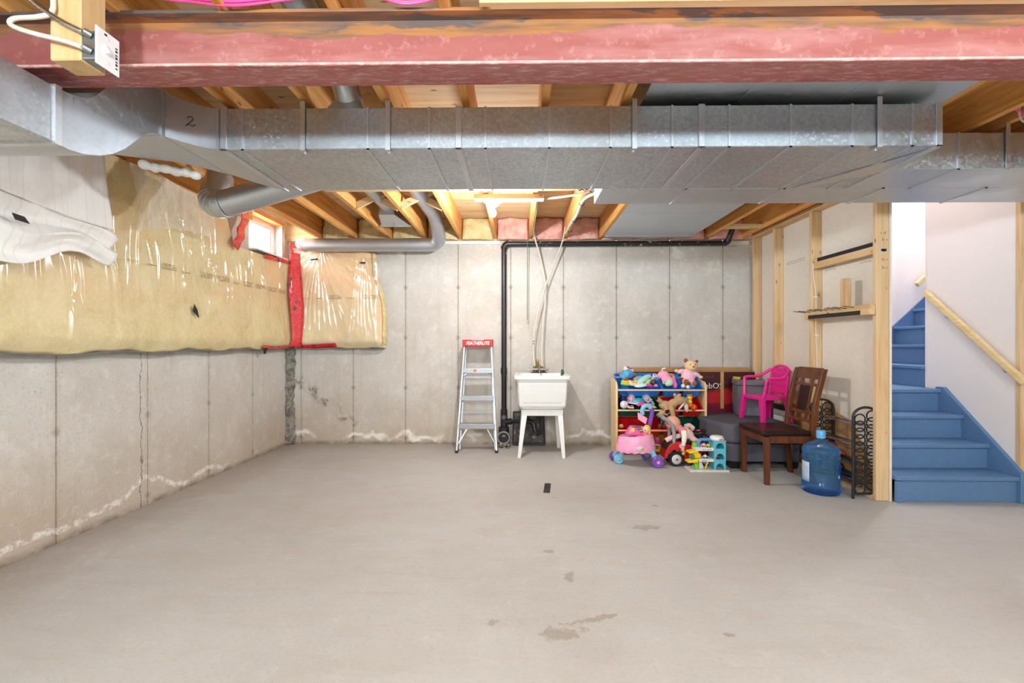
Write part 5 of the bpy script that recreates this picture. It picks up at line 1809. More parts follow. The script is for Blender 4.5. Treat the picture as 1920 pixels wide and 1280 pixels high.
MB().lathe([(0.030, 0.437), (0.033, 0.440), (0.033, 0.485), (0.030, 0.490), (0.01, 0.4905)], n=24).build('cap', plain('cap_blue', '#5cb0ea', 0.4), bo, smooth=True)
MB().torus((0, 0, 0.433), 0.029, 0.003).build('seal_ring', plain('clear_blue', '#bcd9ee', 0.3), bo, smooth=True)
lb = MB().ell((0, 0, 0), (0.021, 0.013, 0.0016), nu=20, nv=4)
lb.xf(Matrix.Translation((-0.052, -0.072, 0.382)) @ Matrix.Rotation(R(32), 4, 'X') @ Matrix.Rotation(R(-14), 4, 'Y'))
lo_ = lb.build('round_sticker', plain('sticker_white', '#f2ece8', 0.5), bo)
q = MB()
for k in range(4):
    q.box(-0.013 + 0.007 * k, -0.008 + 0.007 * k, -0.004, 0.004, 0.0014, 0.0022)
q.xf(Matrix.Translation((-0.052, -0.072, 0.382)) @ Matrix.Rotation(R(32), 4, 'X') @ Matrix.Rotation(R(-14), 4, 'Y'))
q.build('sticker_print', plain('red_print', '#c0343a', 0.6), lo_)


def blabel(a0, a1, z0, z1, mat):
    return MB().grid(lambda u, v: (0.1275 * math.cos(a0 + (a1 - a0) * u), 0.1275 * math.sin(a0 + (a1 - a0) * u), z0 + (z1 - z0) * v), 10, 4).build('paper_label', mat, bo, smooth=True, solid=0.001)


blabel(R(-205), R(-160), 0.09, 0.245, plain('pale_label', '#b8cdea', 0.5))
blabel(R(-38), R(5), 0.09, 0.25, plain('royal_label', '#2c5fc4', 0.4))

# ------------------------------------------------------------------ metal shoe rack with ring sides
rk = thing('shoe_rack', 'black metal shoe rack with ring pattern ends and steel bars', 'rack', (2.645, 3.75, 0))
M_IRON = plain('black_iron', '#1c1b1b', 0.5)
for yy in (3.50, 4.0):
    e_ = MB()
    e_.cyl((2.548, yy, 0), (2.548, yy, 0.63), 0.010, n=10).cyl((2.742, yy, 0), (2.742, yy, 0.63), 0.010, n=10)
    ar = [(2.645 + 0.097 * math.cos(a_), yy, 0.62 + 0.075 * math.sin(a_)) for a_ in [math.pi - math.pi * k / 12 for k in range(13)]]
    e_.tube(ar, 0.010, 8)
    e_.bar((2.548, yy, 0.04), (2.742, yy, 0.04), 0.014, 0.014)
    end = e_.build('end_frame', M_IRON, rk, world=True, smooth=True)
    for j in range(11):
        off = 0.0 if j % 2 else 0.0
        for cx in (2.600, 2.690):
            MB().torus((cx, yy, 0.078 + (0.026 if cx > 2.65 else 0) + 0.0525 * j), 0.040, 0.0055, axis=1, nu=18, nv=6).build('ring', M_IRON, end, world=True, smooth=True)
for j, zz in enumerate((0.10, 0.25, 0.40, 0.56)):
    for k in range(4):
        xx = 2.580 + 0.042 * k
        MB().cyl((xx, 3.495, zz - 0.002 * k), (xx, 4.005, zz - 0.002 * k), 0.0045, n=8).build('steel_bar', M_STEEL, rk, world=True, smooth=True)
o = MB().prism([(3.53, 0.045), (4.14, 0.045), (4.14, 0.66), (4.02, 0.66), (3.98, 0.58), (3.86, 0.55), (3.72, 0.40), (3.66, 0.30), (3.60, 0.16)], 0, 2.757, 2.768).build('cardboard_sheet', M_CARD)
tag(o, 'torn cardboard sheet leaning on the drywall behind the shoe rack', 'cardboard')
o = MB().prism([(4.27, 0.045), (4.74, 0.045), (4.74, 0.70), (4.50, 0.71), (4.27, 0.66)], 0, 2.725, 2.745).build('cardboard_sheet', M_CARD)
tag(o, 'cardboard sheet standing in the stud bay behind the dining chair', 'cardboard')
sh = thing('shoe', 'dark red and black shoe on the lower bars of the rack', 'shoe', (2.64, 3.80, 0.258))
MB().ell((0, 0, 0.03), (0.035, 0.10, 0.03)).ell((0, 0.06, 0.055), (0.032, 0.045, 0.045)).build('upper', plain('shoe_red', '#8e1b26', 0.5), sh, voxel=0.006)
MB().box(-0.034, 0.034, -0.10, 0.105, -0.0005, 0.012).build('sole', M_BLACK, sh, bevel=0.004)
sh = thing('shoe', 'black shoe on the bottom bars of the rack', 'shoe', (2.64, 3.72, 0.108))
MB().ell((0, 0, 0.03), (0.035, 0.10, 0.03)).ell((0, 0.06, 0.055), (0.032, 0.045, 0.045)).build('upper', M_BLACK, sh, voxel=0.006)
MB().box(-0.034, 0.034, -0.10, 0.105, -0.0005, 0.012).build('sole', plain('sole_grey', '#55555a', 0.6), sh, bevel=0.004)

# ------------------------------------------------------------------ toy organizer and its bins
M_BIRCH = wood('birch_panel', 2, '#eed3a6', '#e0bd86', knots=False, rough=0.5, tint=0.02)
M_BIRCHX = wood('birch_dowel', 0, '#eed3a6', '#e2c08c', knots=False, rough=0.5, tint=0.02)
OX0, OX1, OY0, OY1 = 1.032, 1.992, 4.83, 5.09
org = thing('toy_organizer', 'birch toy organizer frame with four rows of dowels', 'shelf', ((OX0 + OX1) / 2, (OY0 + OY1) / 2, 0))
side = [(OY0, 0.0), (OY0, 0.70), (OY0 + 0.012, 0.745), (OY0 + 0.045, 0.772), (OY1 - 0.02, 0.80), (OY1, 0.79), (OY1, 0.0)]
for xa in (OX0, OX1 - 0.022):
    pnl = MB().prism(side, 0, xa, xa + 0.022).build('side_panel', M_BIRCH, org, world=True, bevel=0.004)
    for k in range(4):
        MB().cyl((xa - 0.002 if xa == OX0 else xa + 0.0195, OY0 + 0.03, 0.705 - 0.214 * k), (xa + 0.0015 if xa == OX0 else xa + 0.0245, OY0 + 0.03, 0.705 - 0.214 * k), 0.007, n=10).build('bolt_cap', plain('bolt_cap_tan', '#c79a5c', 0.5), pnl, world=True)
for k in range(4):
    z = 0.686 - 0.214 * k
    MB().cyl((OX0 + 0.0225, OY0 + 0.012, z), (OX1 - 0.0225, OY0 + 0.012, z), 0.009, n=12).build('dowel', M_BIRCHX, org, world=True, smooth=True)
    MB().cyl((OX0 + 0.0225, OY1 - 0.03, z + 0.12), (OX1 - 0.0225, OY1 - 0.03, z + 0.12), 0.008, n=12).build('dowel', M_BIRCHX, org, world=True, smooth=True)
BINC = {'blue': plain('bin_blue', '#2a84e2', 0.35), 'green': plain('bin_green', '#0f5a47', 0.4), 'red': plain('bin_red', '#e01d25', 0.35), 'yellow': plain('bin_yellow', '#e6b81c', 0.4)}
TILT = math.atan(0.74)


def bin_(row, x0, x1, colr, label):
    """open tub hanging on the dowels, tipped forward"""
    w_ = x1 - x0
    Ln, D = 0.285, 0.118
    o_ = thing('storage_bin', label, 'bin', ((x0 + x1) / 2, 4.845, 0.693 - 0.214 * row), 0.0, 'tipped bins in the toy organizer')
    o_.rotation_euler = (TILT * 0.92, 0, 0)
    h = w_ / 2
    i_ = 0.022
    Lp = [rloop(-h + i_ + .012, h - i_ - .012, 0.03, Ln - 0.03, 0.02, -D), rloop(-h + i_, h - i_, 0.022, Ln - 0.022, 0.02, -D + 0.008), rloop(-h + 0.009, h - 0.009, 0.010, Ln - 0.010, 0.018, -0.012),
          rloop(-h, h, 0, Ln, 0.018, -0.012), rloop(-h, h, 0, Ln, 0.018, 0.0), rloop(-h + 0.010, h - 0.010, 0.011, Ln - 0.011, 0.016, 0.0), rloop(-h + i_ + 0.003, h - i_ - 0.003, 0.025, Ln - 0.025, 0.02, -D + 0.011)]
    loft(Lp).build('tub', BINC[colr], o_, smooth=True)
    MB().tube([(-h, 0.002, -0.004), (h, 0.002, -0.004)], 0.007, 8).build('rolled_rim', BINC[colr], o_, smooth=True)
    return o_


XS = [(1.062, 1.530), (1.536, 1.746), (1.752, 1.962)]
bin_(0, *XS[0], 'blue', 'wide blue bin of small toys in the top row of the organizer')
bin_(0, *XS[1], 'blue', 'narrow blue bin holding pastel plush toys in the top row')
bin_(0, *XS[2], 'blue', 'narrow blue bin under the pink pyjama bear in the top row')
bin_(1, *XS[0], 'green', 'wide dark green bin of small toys below the wide blue bin')
bin_(1, *XS[1], 'red', 'narrow red bin with the plush dog lying over it')
bin_(1, *XS[2], 'red', 'narrow red bin holding an orange and yellow toy')
bin_(2, *XS[0], 'red', 'wide red bin below the wide green bin')
bin_(2, *XS[1], 'red', 'narrow red bin behind the baby doll, below the plush dog')
bin_(2, *XS[2], 'green', 'narrow dark green bin beside the grey sofa section')
bin_(3, *XS[0], 'yellow', 'wide yellow bin in the bottom row behind the pink walker')
bin_(3, *XS[1], 'yellow', 'narrow yellow bin in the bottom row behind the red car')

# ---- small toys in the bins
TC = {}


def tc(h):
    if h not in TC:
        TC[h] = plain('toy_' + h.lstrip('#'), h, 0.4, var=0.03)
    return TC[h]


GT = 'small toys in the bins'


def toy_ball(p, r_, c1, c2, label, name='toy_ball'):
    o_ = thing(name, label, 'toy', (p[0], p[1], p[2] - r_), 0, GT)
    o_.scale = (1.25, 1.25, 1.25)
    MB().ell((0, 0, r_), r_).build('ball', tc(c1), o_, smooth=True)
    MB().torus((0, 0, r_), r_ * 0.96, r_ * 0.10, axis=0, nu=18, nv=6).build('stripe', tc(c2), o_, smooth=True)


def toy_block(p, sz, rz, c1, c2, label, name='toy_block', tilt=0.5):
    o_ = thing(name, label, 'toy', p, rz, GT)
    o_.scale = (1.25, 1.25, 1.25)
    o_.rotation_euler = (tilt, 0.1, rz)
    a_, b_, c_ = sz
    MB().box(-a_, a_, -b_, b_, 0, c_).build('body', tc(c1), o_, bevel=min(sz) * 0.25)
    MB().box(-a_ * .6, a_ * .6, -b_ * .6, b_ * .6, c_ + 0.0005, c_ + 0.006).build('face_plate', tc(c2), o_, bevel=0.002)
    MB().cyl((a_ * 0.3, 0, c_ + 0.0065), (a_ * 0.3, 0, c_ + 0.012), min(a_, b_) * 0.25, n=10).build('button', tc(c1), o_)


def toy_cup(p, r_, h_, rot, c1, c2, label, name='toy_cup'):
    o_ = thing(name, label, 'toy', p, 0, GT)
    o_.scale = (1.25, 1.25, 1.25)
    o_.rotation_euler = rot
    MB().lathe([(r_ * .7, 0), (r_ * .75, h_ * .1), (r_, h_), (r_ * .9, h_), (r_ * .62, h_ * .15)], n=16).build('cup', tc(c1), o_, smooth=True)
    MB().torus((0, 0, h_), r_ * 0.96, r_ * 0.12, nu=16, nv=6).build('rim', tc(c2), o_, smooth=True)
    MB().torus((r_ * 1.05, 0, h_ * 0.55), h_ * 0.25, r_ * 0.12, axis=1, nu=12, nv=6).build('handle', tc(c2), o_, smooth=True)


def toy_car(p, L_, rz, c1, c2, label, tilt=(0.3, 0)):
    o_ = thing('toy_car', label, 'toy', p, rz, GT)
    o_.scale = (1.25, 1.25, 1.25)
    o_.rotation_euler = (tilt[0], tilt[1], rz)
    MB().prism([(-L_, 0.2 * L_), (-L_, .55 * L_), (-.5 * L_, .62 * L_), (-.3 * L_, L_), (.4 * L_, L_), (.6 * L_, .6 * L_), (L_, .5 * L_), (L_, .2 * L_)], 1, -.42 * L_, .42 * L_).build('body', tc(c1), o_, bevel=0.08 * L_)
    for sx_ in (-.6, .6):
        for sy_ in (-1, 1):
            MB().cyl((sx_ * L_, sy_ * .40 * L_, .25 * L_), (sx_ * L_, sy_ * .55 * L_, .25 * L_), .28 * L_, n=14).build('wheel', tc(c2), o_, smooth=True)


def toy_leaf(p, rx, ry, rz, rot, c1, c2, label, name):
    o_ = thing(name, label, 'toy', p, 0, GT)
    o_.scale = (1.25, 1.25, 1.25)
    o_.rotation_euler = rot
    MB().ell((0, 0, 0), (rx, ry, rz)).build('shell', tc(c1), o_, smooth=True)
    MB().torus((0, 0, 0), 1.0, 0.10, nu=20, nv=6).xf(Matrix.Diagonal((rx * 0.98, ry * 0.98, rz * 1.4, 1))).build('edge_band', tc(c2), o_, smooth=True)


# top wide blue bin
toy_car((1.182, 4.958, 0.809), 0.072, 0.5, '#4aa7d8', '#d8272c', 'white and blue toy engine with big red wheels in the wide blue bin', (0.5, -0.2))
toy_block((1.197, 4.995, 0.877), (0.035, 0.03, 0.035), 0.4, '#f2efe9', '#d8272c', 'white toy chimney block with red top leaning on the blue bin corner')
toy_block((1.144, 4.893, 0.751), (0.035, 0.028, 0.02), -0.3, '#b7d43f', '#f0d23a', 'lime green toy frame at the corner of the wide blue bin')
toy_block((1.228, 4.886, 0.746), (0.042, 0.030, 0.022), 0.15, '#f4ecd2', '#e9b83a', 'cream toy block with yellow button in the wide blue bin')
toy_leaf((1.343, 4.913, 0.796), 0.075, 0.028, 0.020, (0.6, -0.5, 0.3), '#a9d9d2', '#cfe8e2', 'pale aqua toy boat hull in the wide blue bin', 'toy_boat')
toy_leaf((1.298, 4.939, 0.805), 0.05, 0.025, 0.02, (0.5, -0.2, 0.5), '#8aa9a4', '#b7c9c4', 'grey green toy shell beside the aqua boat hull', 'toy_shell')
toy_leaf((1.306, 4.861, 0.737), 0.055, 0.022, 0.015, (0.5, -0.15, 0.1), '#cdeae4', '#eef4ee', 'pale mint toy saucer at the front of the wide blue bin', 'toy_saucer')
toy_leaf((1.397, 4.903, 0.774), 0.038, 0.018, 0.015, (0.5, -0.5, 0.4), '#b9cf7b', '#dce7bd', 'yellow green toy leaf in the wide blue bin', 'toy_leaf')
toy_cup((1.447, 4.937, 0.794), 0.022, 0.05, (0.6, 0.5, 0), '#c9c2cf', '#eeeaf0', 'lavender grey toy cup in the wide blue bin')
toy_ball((1.441, 4.876, 0.759), 0.026, '#352a3c', '#8a5a78', 'dark purple toy ball at the end of the wide blue bin')
toy_block((1.39, 4.859, 0.726), (0.026, 0.016, 0.014), -0.1, '#d8267f', '#f06aa8', 'magenta toy block at the front of the wide blue bin')
toy_block((1.458, 4.859, 0.726), (0.016, 0.012, 0.012), 0.3, '#f07cb4', '#fbd0e3', 'small pink toy block beside the dark purple ball')
# narrow blue bin
o = thing('plush_unicorn', 'pastel pink and rainbow plush unicorn in the narrow blue bin', 'plush toy', (1.569, 4.942, 0.788), 0)
MB().ell((0, 0, 0.05), (0.065, 0.05, 0.05)).ell((0.03, -0.03, 0.0), (0.06, 0.045, 0.05)).ell((-0.035, 0, 0.04), (0.035, 0.03, 0.03)).build('body', fabric('plush_pink', '#f3b3cc', '#eb9cbc', 150), o, voxel=0.008)
MB().ell((0.045, -0.075, -0.02), (0.035, 0.025, 0.04)).ell((0.02, -0.07, -0.035), (0.03, 0.025, 0.03)).build('mane', fabric('plush_mint', '#cfe9a9', '#a8dccb', 150), o, voxel=0.008)
MB().ell((0.09, -0.05, -0.01), (0.028, 0.03, 0.05)).ell((0.105, -0.06, -0.05), (0.026, 0.026, 0.04)).build('tail', fabric('plush_orchid', '#ee7ec4', '#e565b6', 150), o, voxel=0.008)
MB().tube(spline([(-0.01, 0.02, 0.09), (-0.005, 0.01, 0.12), (0.025, 0.0, 0.125)], 5), [0.008] * 5 + [0.007] * 5 + [0.004], 8).build('horn', tc('#f1eee6'), o, smooth=True)
o = thing('toy_ring', 'orange toy ring behind the plush unicorn', 'toy', (1.653, 4.953, 0.816), 0, GT)
o.rotation_euler = (1.1, 0.2, 0.2)
MB().torus((0, 0, 0), 0.030, 0.015, nu=20, nv=8).build('ring', tc('#f29a1f'), o, smooth=True)
toy_block((1.544, 4.88, 0.741), (0.018, 0.014, 0.014), 0.5, '#2f5d46', '#e8e2c8', 'dark green toy block under the plush unicorn')
# bin below the bear
toy_block((1.766, 4.915, 0.767), (0.03, 0.022, 0.03), 0.5, '#5a3524', '#7d5233', 'dark brown toy block beneath the pink pyjama bear')
toy_ball((1.796, 4.887, 0.747), 0.025, '#8a5f3c', '#5a3a24', 'brown toy ball beneath the pink pyjama bear')
toy_ball((1.854, 4.861, 0.738), 0.026, '#5aa4dd', '#8cc4ee', 'sky blue toy ball at the corner of the bear bin')
toy_ball((1.752, 4.86, 0.727), 0.018, '#e9efe8', '#a9cfd6', 'small white toy ball at the front of the bear bin')
toy_ball((1.797, 4.846, 0.717), 0.017, '#f3e9df', '#e0b8a8', 'small cream toy ball at the front of the bear bin')
# green bin
toy_cup((1.13, 4.909, 0.549), 0.034, 0.075, (0.2, 0.0, 0), '#22285f', '#4252a8', 'navy blue toy cup at the corner of the wide green bin')
toy_ball((1.21, 4.932, 0.581), 0.040, '#f0b6c6', '#f7d6df', 'pale pink toy ball in the wide green bin')
toy_ball((1.124, 4.858, 0.522), 0.034, '#eee8ee', '#e6b9cb', 'white toy ball at the front of the wide green bin')
toy_leaf((1.293, 4.918, 0.565), 0.05, 0.035, 0.030, (0.3, 0, 0), '#22a6b0', '#56c4c8', 'teal toy dome in the wide green bin', 'toy_dome')
toy_block((1.226, 4.903, 0.544), (0.06, 0.02, 0.012), -0.45, '#dfe8f0', '#8fb6dd', 'white and blue toy tray lying in the wide green bin')
o = thing('toy_arch', 'hot pink toy arch at the front of the wide green bin', 'toy', (1.312, 4.864, 0.515), 0, GT)
o.rotation_euler = (0.3, 0, 0.2)
MB().torus((0, 0, -0.02), 0.052, 0.018, axis=1, nu=16, nv=8, a0=R(20), a1=R(150)).build('arch', tc('#ec4aa2'), o, smooth=True)
toy_ball((1.377, 4.933, 0.587), 0.036, '#c9b9c9', '#e4dbe6', 'lavender grey toy ball in the wide green bin')
toy_cup((1.397, 4.903, 0.545), 0.024, 0.045, (0.7, -0.4, 0), '#c8a7ae', '#efe4e8', 'dusty pink toy cup in the wide green bin')
toy_leaf((1.434, 4.874, 0.543), 0.012, 0.012, 0.045, (0.3, -0.5, 0), '#5fc3d8', '#9fdfe8', 'sky blue toy peg in the wide green bin', 'toy_peg')
toy_ball((1.326, 4.851, 0.506), 0.020, '#9fdccb', '#f2d24a', 'mint toy ball with yellow band in the wide green bin')
toy_block((1.392, 4.864, 0.516), (0.024, 0.016, 0.014), 0.2, '#ee6aa0', '#f9c7d8', 'rose pink toy block in the wide green bin')
toy_leaf((1.439, 4.851, 0.506), 0.026, 0.012, 0.010, (0.3, 0.2, 0.2), '#efc53a', '#8fd3a8', 'yellow toy fish near the end of the wide green bin', 'toy_fish')
toy_block((1.189, 4.844, 0.501), (0.026, 0.014, 0.012), 0.1, '#f0e6ec', '#d2385a', 'white and red toy block at the front of the wide green bin')
# red bins of the second row
o = thing('stacked_duck', 'orange and yellow stacking duck in the narrow red bin', 'toy', (1.816, 4.852, 0.507), 0, GT)
MB().ell((0, 0, 0.02), (0.036, 0.036, 0.022)).build('base_ring', tc('#ee7a22'), o, smooth=True)
MB().ell((0, 0, 0.055), 0.028).build('body', tc('#f3cf2b'), o, smooth=True)
MB().ell((0, 0, 0.10), (0.03, 0.03, 0.026)).build('head', tc('#f0c428'), o, smooth=True)
MB().ell((0, 0.0, 0.125), (0.034, 0.034, 0.012)).build('hat', tc('#ee7a22'), o, smooth=True)
MB().ell((-0.035, -0.01, 0.085), (0.018, 0.015, 0.025)).build('wing', tc('#4f8fc6'), o, smooth=True)
toy_ball((1.851, 4.839, 0.497), 0.030, '#e4502c', '#f0824a', 'orange red toy ball in the narrow red bin')
# third row
o = thing('toy_keyboard', 'white toy keyboard with purple keys on the edge of the wide red bin', 'toy', (1.252, 4.849, 0.291), 0.0, GT)
o.rotation_euler = (1.0, 0.06, 0)
MB().box(-0.065, 0.065, -0.015, 0.015, 0, 0.014).build('case', tc('#e9e6ea'), o, bevel=0.004)
for k in range(6):
    MB().box(-0.055 + 0.0185 * k, -0.042 + 0.0185 * k, -0.010, 0.010, 0.0142, 0.018).build('key', tc('#3d3a66'), o)
toy_block((1.09, 4.855, 0.295), (0.016, 0.012, 0.018), 0.3, '#caa26a', '#e0c08c', 'tan toy block at the corner of the wide red bin')
toy_block((1.51, 4.862, 0.3), (0.022, 0.014, 0.012), 0.5, '#1f7a44', '#46a86a', 'green toy block in the red bin behind the doll')
toy_block((1.559, 4.856, 0.296), (0.02, 0.014, 0.012), -0.3, '#c8232b', '#e8584c', 'red toy block in the red bin behind the doll')
o = thing('foil_bag', 'crumpled silver foil bag hanging under the plush dog', 'bag', (1.552, 4.8, 0.401), 0)
q = MB().grid(lambda u, v: (-0.055 + 0.11 * u + 0.01 * fbm(u * 5, v * 5, 1), 0.018 * math.sin(u * 3.1) * (1 - v) + 0.018 * fbm(u * 6, v * 6, 2), -0.07 + 0.14 * v + 0.012 * fbm(u * 4, v * 4, 3)), 16, 16)
q.build('bag_front', plain('silver_foil', '#8f92a8', 0.25, 0.85), o, smooth=True, solid=0.012)
o = thing('toy_shoe', 'dark pink toy shoe in the yellow bin behind the red car', 'toy', (1.485, 4.8, 0.127), 0.4, GT)
MB().ell((0, 0, 0.02), (0.05, 0.03, 0.03)).ell((-0.02, 0, 0.045), (0.03, 0.026, 0.03)).build('upper', tc('#a53a66'), o, voxel=0.006)
MB().box(-0.048, 0.048, -0.026, 0.026, -0.012, -0.0005).build('sole', tc('#e6c3cf'), o, bevel=0.004)

# ---- plush bear in pink pyjamas
M_FUR1 = fabric('cream_fur', '#ecd3ad', '#dcbb90', 160)
M_PYJ = fabric('pink_fleece', '#f0c6d6', '#e6b2c6', 160)
M_BRN = fabric('brown_felt', '#a9672f', '#8f5224', 160)
bp = (1.829, 4.93, 0.766)
bear = thing('plush_bear', 'cream plush bear in pink pyjamas sitting on the blue bin', 'plush toy', bp, R(-8))
MB().ell((0, 0, 0.055), (0.075, 0.058, 0.07)).ell((0.0, 0, 0.10), (0.058, 0.048, 0.05)).ell((-0.075, -0.005, 0.115), (0.05, 0.026, 0.026), Matrix.Rotation(-0.25, 3, 'Y')).ell((0.085, -0.01, 0.085), (0.05, 0.026, 0.025), Matrix.Rotation(0.6, 3, 'Y')) \
    .ell((-0.045, -0.06, 0.01), (0.032, 0.055, 0.032)).ell((0.04, -0.06, -0.005), (0.032, 0.055, 0.032)).build('pyjamas', M_PYJ, bear, voxel=0.007)
MB().ell((0.03, -0.01, 0.175), (0.070, 0.062, 0.062)).ell((0.035, -0.062, 0.16), (0.030, 0.022, 0.024)).build('head', M_FUR1, bear, voxel=0.006)
MB().ell((-0.122, -0.01, 0.12), (0.022, 0.018, 0.018)).build('paw', M_FUR1, bear, smooth=True)
MB().ell((0.125, -0.015, 0.055), (0.024, 0.018, 0.018)).build('paw', M_FUR1, bear, smooth=True)
for c, r_ in (((-0.022, 0.0, 0.232), 0.022), ((0.088, 0.0, 0.222), 0.018)):
    MB().ell(c, (r_, 0.012, r_)).build('ear', M_BRN, bear, smooth=True)
MB().ell((0.038, -0.084, 0.168), (0.012, 0.006, 0.010)).build('nose', M_BRN, bear, smooth=True)
for xx in (0.008, 0.060):
    MB().ell((xx, -0.066, 0.190), (0.0055, 0.004, 0.0065)).build('eye', M_BLACK, bear, smooth=True)
for xx, zz in ((-0.045, 0.012), (0.042, -0.004)):
    MB().ell((xx, -0.112, zz), (0.026, 0.010, 0.026)).build('foot_pad', M_BRN, bear, smooth=True)

# ---- plush dog sprawled over the second row
M_FUR2 = fabric('tan_fur', '#c9a883', '#b08d68', 170)
M_PAD = fabric('chocolate_felt', '#3b2a22', '#2c1f19', 170)
dp = (1.574, 4.8, 0.485)
dog = thing('plush_dog', 'tan plush dog sprawled over the second row of bins', 'plush toy', dp, 0)
rx_ = lambda a_: Matrix.Rotation(a_, 3, 'Y')
MB().ell((-0.005, 0.02, 0.035), (0.095, 0.06, 0.055), rx_(0.35)).ell((0.055, 0.0, 0.07), (0.05, 0.05, 0.045), rx_(0.4)) \
    .ell((0.115, -0.01, 0.105), (0.060, 0.052, 0.055)).ell((0.155, -0.02, 0.085), (0.045, 0.035, 0.045), rx_(0.8)).ell((0.108, -0.03, 0.15), (0.028, 0.024, 0.026)) \
    .ell((-0.095, 0.0, 0.10), (0.055, 0.026, 0.026), rx_(0.6)).ell((-0.03, -0.04, 0.0), (0.028, 0.03, 0.06)).ell((0.03, -0.05, -0.03), (0.026, 0.026, 0.085), rx_(-0.15)).ell((-0.085, -0.03, -0.045), (0.032, 0.03, 0.05), rx_(0.6)).build('body', M_FUR2, dog, voxel=0.007)
MB().ell((0.125, -0.055, 0.155), (0.014, 0.008, 0.012)).build('nose', M_PAD, dog, smooth=True)
MB().ell((0.165, -0.05, 0.095), (0.006, 0.005, 0.007)).build('eye', M_BLACK, dog, smooth=True)
MB().ell((0.175, -0.04, 0.03), (0.022, 0.010, 0.048), rx_(-0.12)).build('ear', fabric('ear_lining', '#e9dccb', '#d6c2aa', 170), dog, smooth=True)
MB().ell((0.085, 0.02, 0.14), (0.02, 0.012, 0.035), rx_(-0.6)).build('ear', M_FUR2, dog, smooth=True)
MB().ell((-0.135, -0.012, 0.125), (0.022, 0.026, 0.020), rx_(0.6)).build('paw_pad', M_PAD, dog, smooth=True)
MB().ell((-0.03, -0.062, -0.008), (0.026, 0.014, 0.020), rx_(-0.5)).build('paw_pad', M_PAD, dog, smooth=True)
MB().ell((0.04, -0.068, -0.105), (0.026, 0.018, 0.012)).build('paw_pad', M_PAD, dog, smooth=True)
MB().ell((-0.105, -0.045, -0.075), (0.016, 0.018, 0.022), rx_(0.6)).build('paw_pad', M_PAD, dog, smooth=True)
MB().ell((0.11, -0.075, 0.045), (0.010, 0.006, 0.045), rx_(0.75)).build('ribbon', tc('#d9d6ea'), dog, smooth=True)

# ------------------------------------------------------------------ pink push walker
M_BABYB = plain('baby_blue', '#86c3dd', 0.35)
M_PURP = plain('violet_plastic', '#7d4fb4', 0.35)
M_PINKL = plain('light_pink_plastic', '#f2a6cc', 0.35)
M_ROSE = plain('rose_plastic', '#ea5fa0', 0.35)
wk = thing('push_walker', 'pink and blue baby push walker with purple wheels', 'ride-on toy', (1.15, 4.48, 0))
wheels = [((0.985, 4.49, 0.045), 0.045, M_BABYB, 0.012), ((1.325, 4.345, 0.055), 0.055, M_PURP, 0.02), ((1.300, 4.64, 0.05), 0.05, M_PURP, 0.014), ((0.965, 4.62, 0.045), 0.045, M_PURP, 0.012)]
for (c, r_, m_, hw) in wheels:
    wz = MB().lathe([(r_ * .35, -0.022), (r_ * .5, -0.020), (r_ * .85, -0.024), (r_, -0.014), (r_, 0.014), (r_ * .85, 0.024), (r_ * .3, 0.022)], c, n=28, axis=1).build('wheel', m_, wk, world=True, smooth=True)
    MB().cyl((c[0], c[1] - 0.027, c[2]), (c[0], c[1] - 0.0205, c[2]), r_ * 0.28, n=14).build('hub', M_PINKL if m_ is M_PURP else plain('deep_teal', '#3f7f96', 0.4), wz, world=True, smooth=True)
legs = [[(0.99, 4.475, 0.045), (1.00, 4.46, 0.10), (1.02, 4.44, 0.17)], [(1.325, 4.375, 0.06), (1.285, 4.39, 0.14), (1.255, 4.41, 0.22)], [(1.30, 4.61, 0.05), (1.27, 4.57, 0.13), (1.24, 4.52, 0.21)], [(0.97, 4.60, 0.05), (1.0, 4.56, 0.12), (1.04, 4.52, 0.2)]]
for g_ in legs:
    MB().tube(spline(g_, 5), [0.026] * 5 + [0.030] * 6, 12).build('leg', M_BABYB, wk, world=True, smooth=True)
n = 48
lo, hi = [], []
loops = []
for (sc_, z, rf) in ((0.97, 0.135, 1), (1.0, 0.150, 0.6), (0.97, 0.185, 0), (0.90, 0.240, 0), (0.84, 0.285, 0), (0.80, 0.292, 0), (0.78, 0.275, 0)):
    lp_ = []
    for k in range(n):
        a_ = 2 * math.pi * k / n
        zz = z + 0.007 * rf * math.cos(a_ * 16) + 0.014 * math.cos(a_ + 0.2) * (z - 0.1) / 0.2
        lp_.append((1.145 + 0.195 * sc_ * math.cos(a_), 4.46 + 0.135 * sc_ * math.sin(a_), zz))
    loops.append(lp_)
loft(loops, True, True).build('skirt_tray', M_PINKL, wk, world=True, smooth=True)
MB().ell((1.155, 4.325, 0.185), (0.032, 0.006, 0.022)).build('picture_label', plain('pale_aqua_label', '#bfe0e4', 0.4), wk, world=True, smooth=True)
MB().ell((1.172, 4.319, 0.185), (0.014, 0.005, 0.014)).build('picture_label', tc('#f2a52a'), wk, world=True, smooth=True)
hd = spline([(1.265, 4.50, 0.27), (1.285, 4.50, 0.36), (1.31, 4.50, 0.46), (1.315, 4.50, 0.52), (1.295, 4.50, 0.555)], 5)
MB().tube(hd, 0.021, 12).build('handle_post', M_PURP, wk, world=True, smooth=True)
hd = spline([(1.305, 4.50, 0.545), (1.27, 4.50, 0.57), (1.235, 4.50, 0.555), (1.22, 4.50, 0.515), (1.225, 4.50, 0.48)], 5)
MB().tube(hd, 0.022, 12).build('handle_grip', M_BABYB, wk, world=True, smooth=True)
MB().hexa([(1.17, 4.47, 0.44), (1.245, 4.46, 0.39), (1.25, 4.47, 0.39), (1.175, 4.48, 0.44), (1.165, 4.47, 0.51), (1.26, 4.46, 0.45), (1.265, 4.47, 0.45), (1.17, 4.48, 0.51)]).build('pink_flag', M_PINKL, wk, world=True, bevel=0.004)
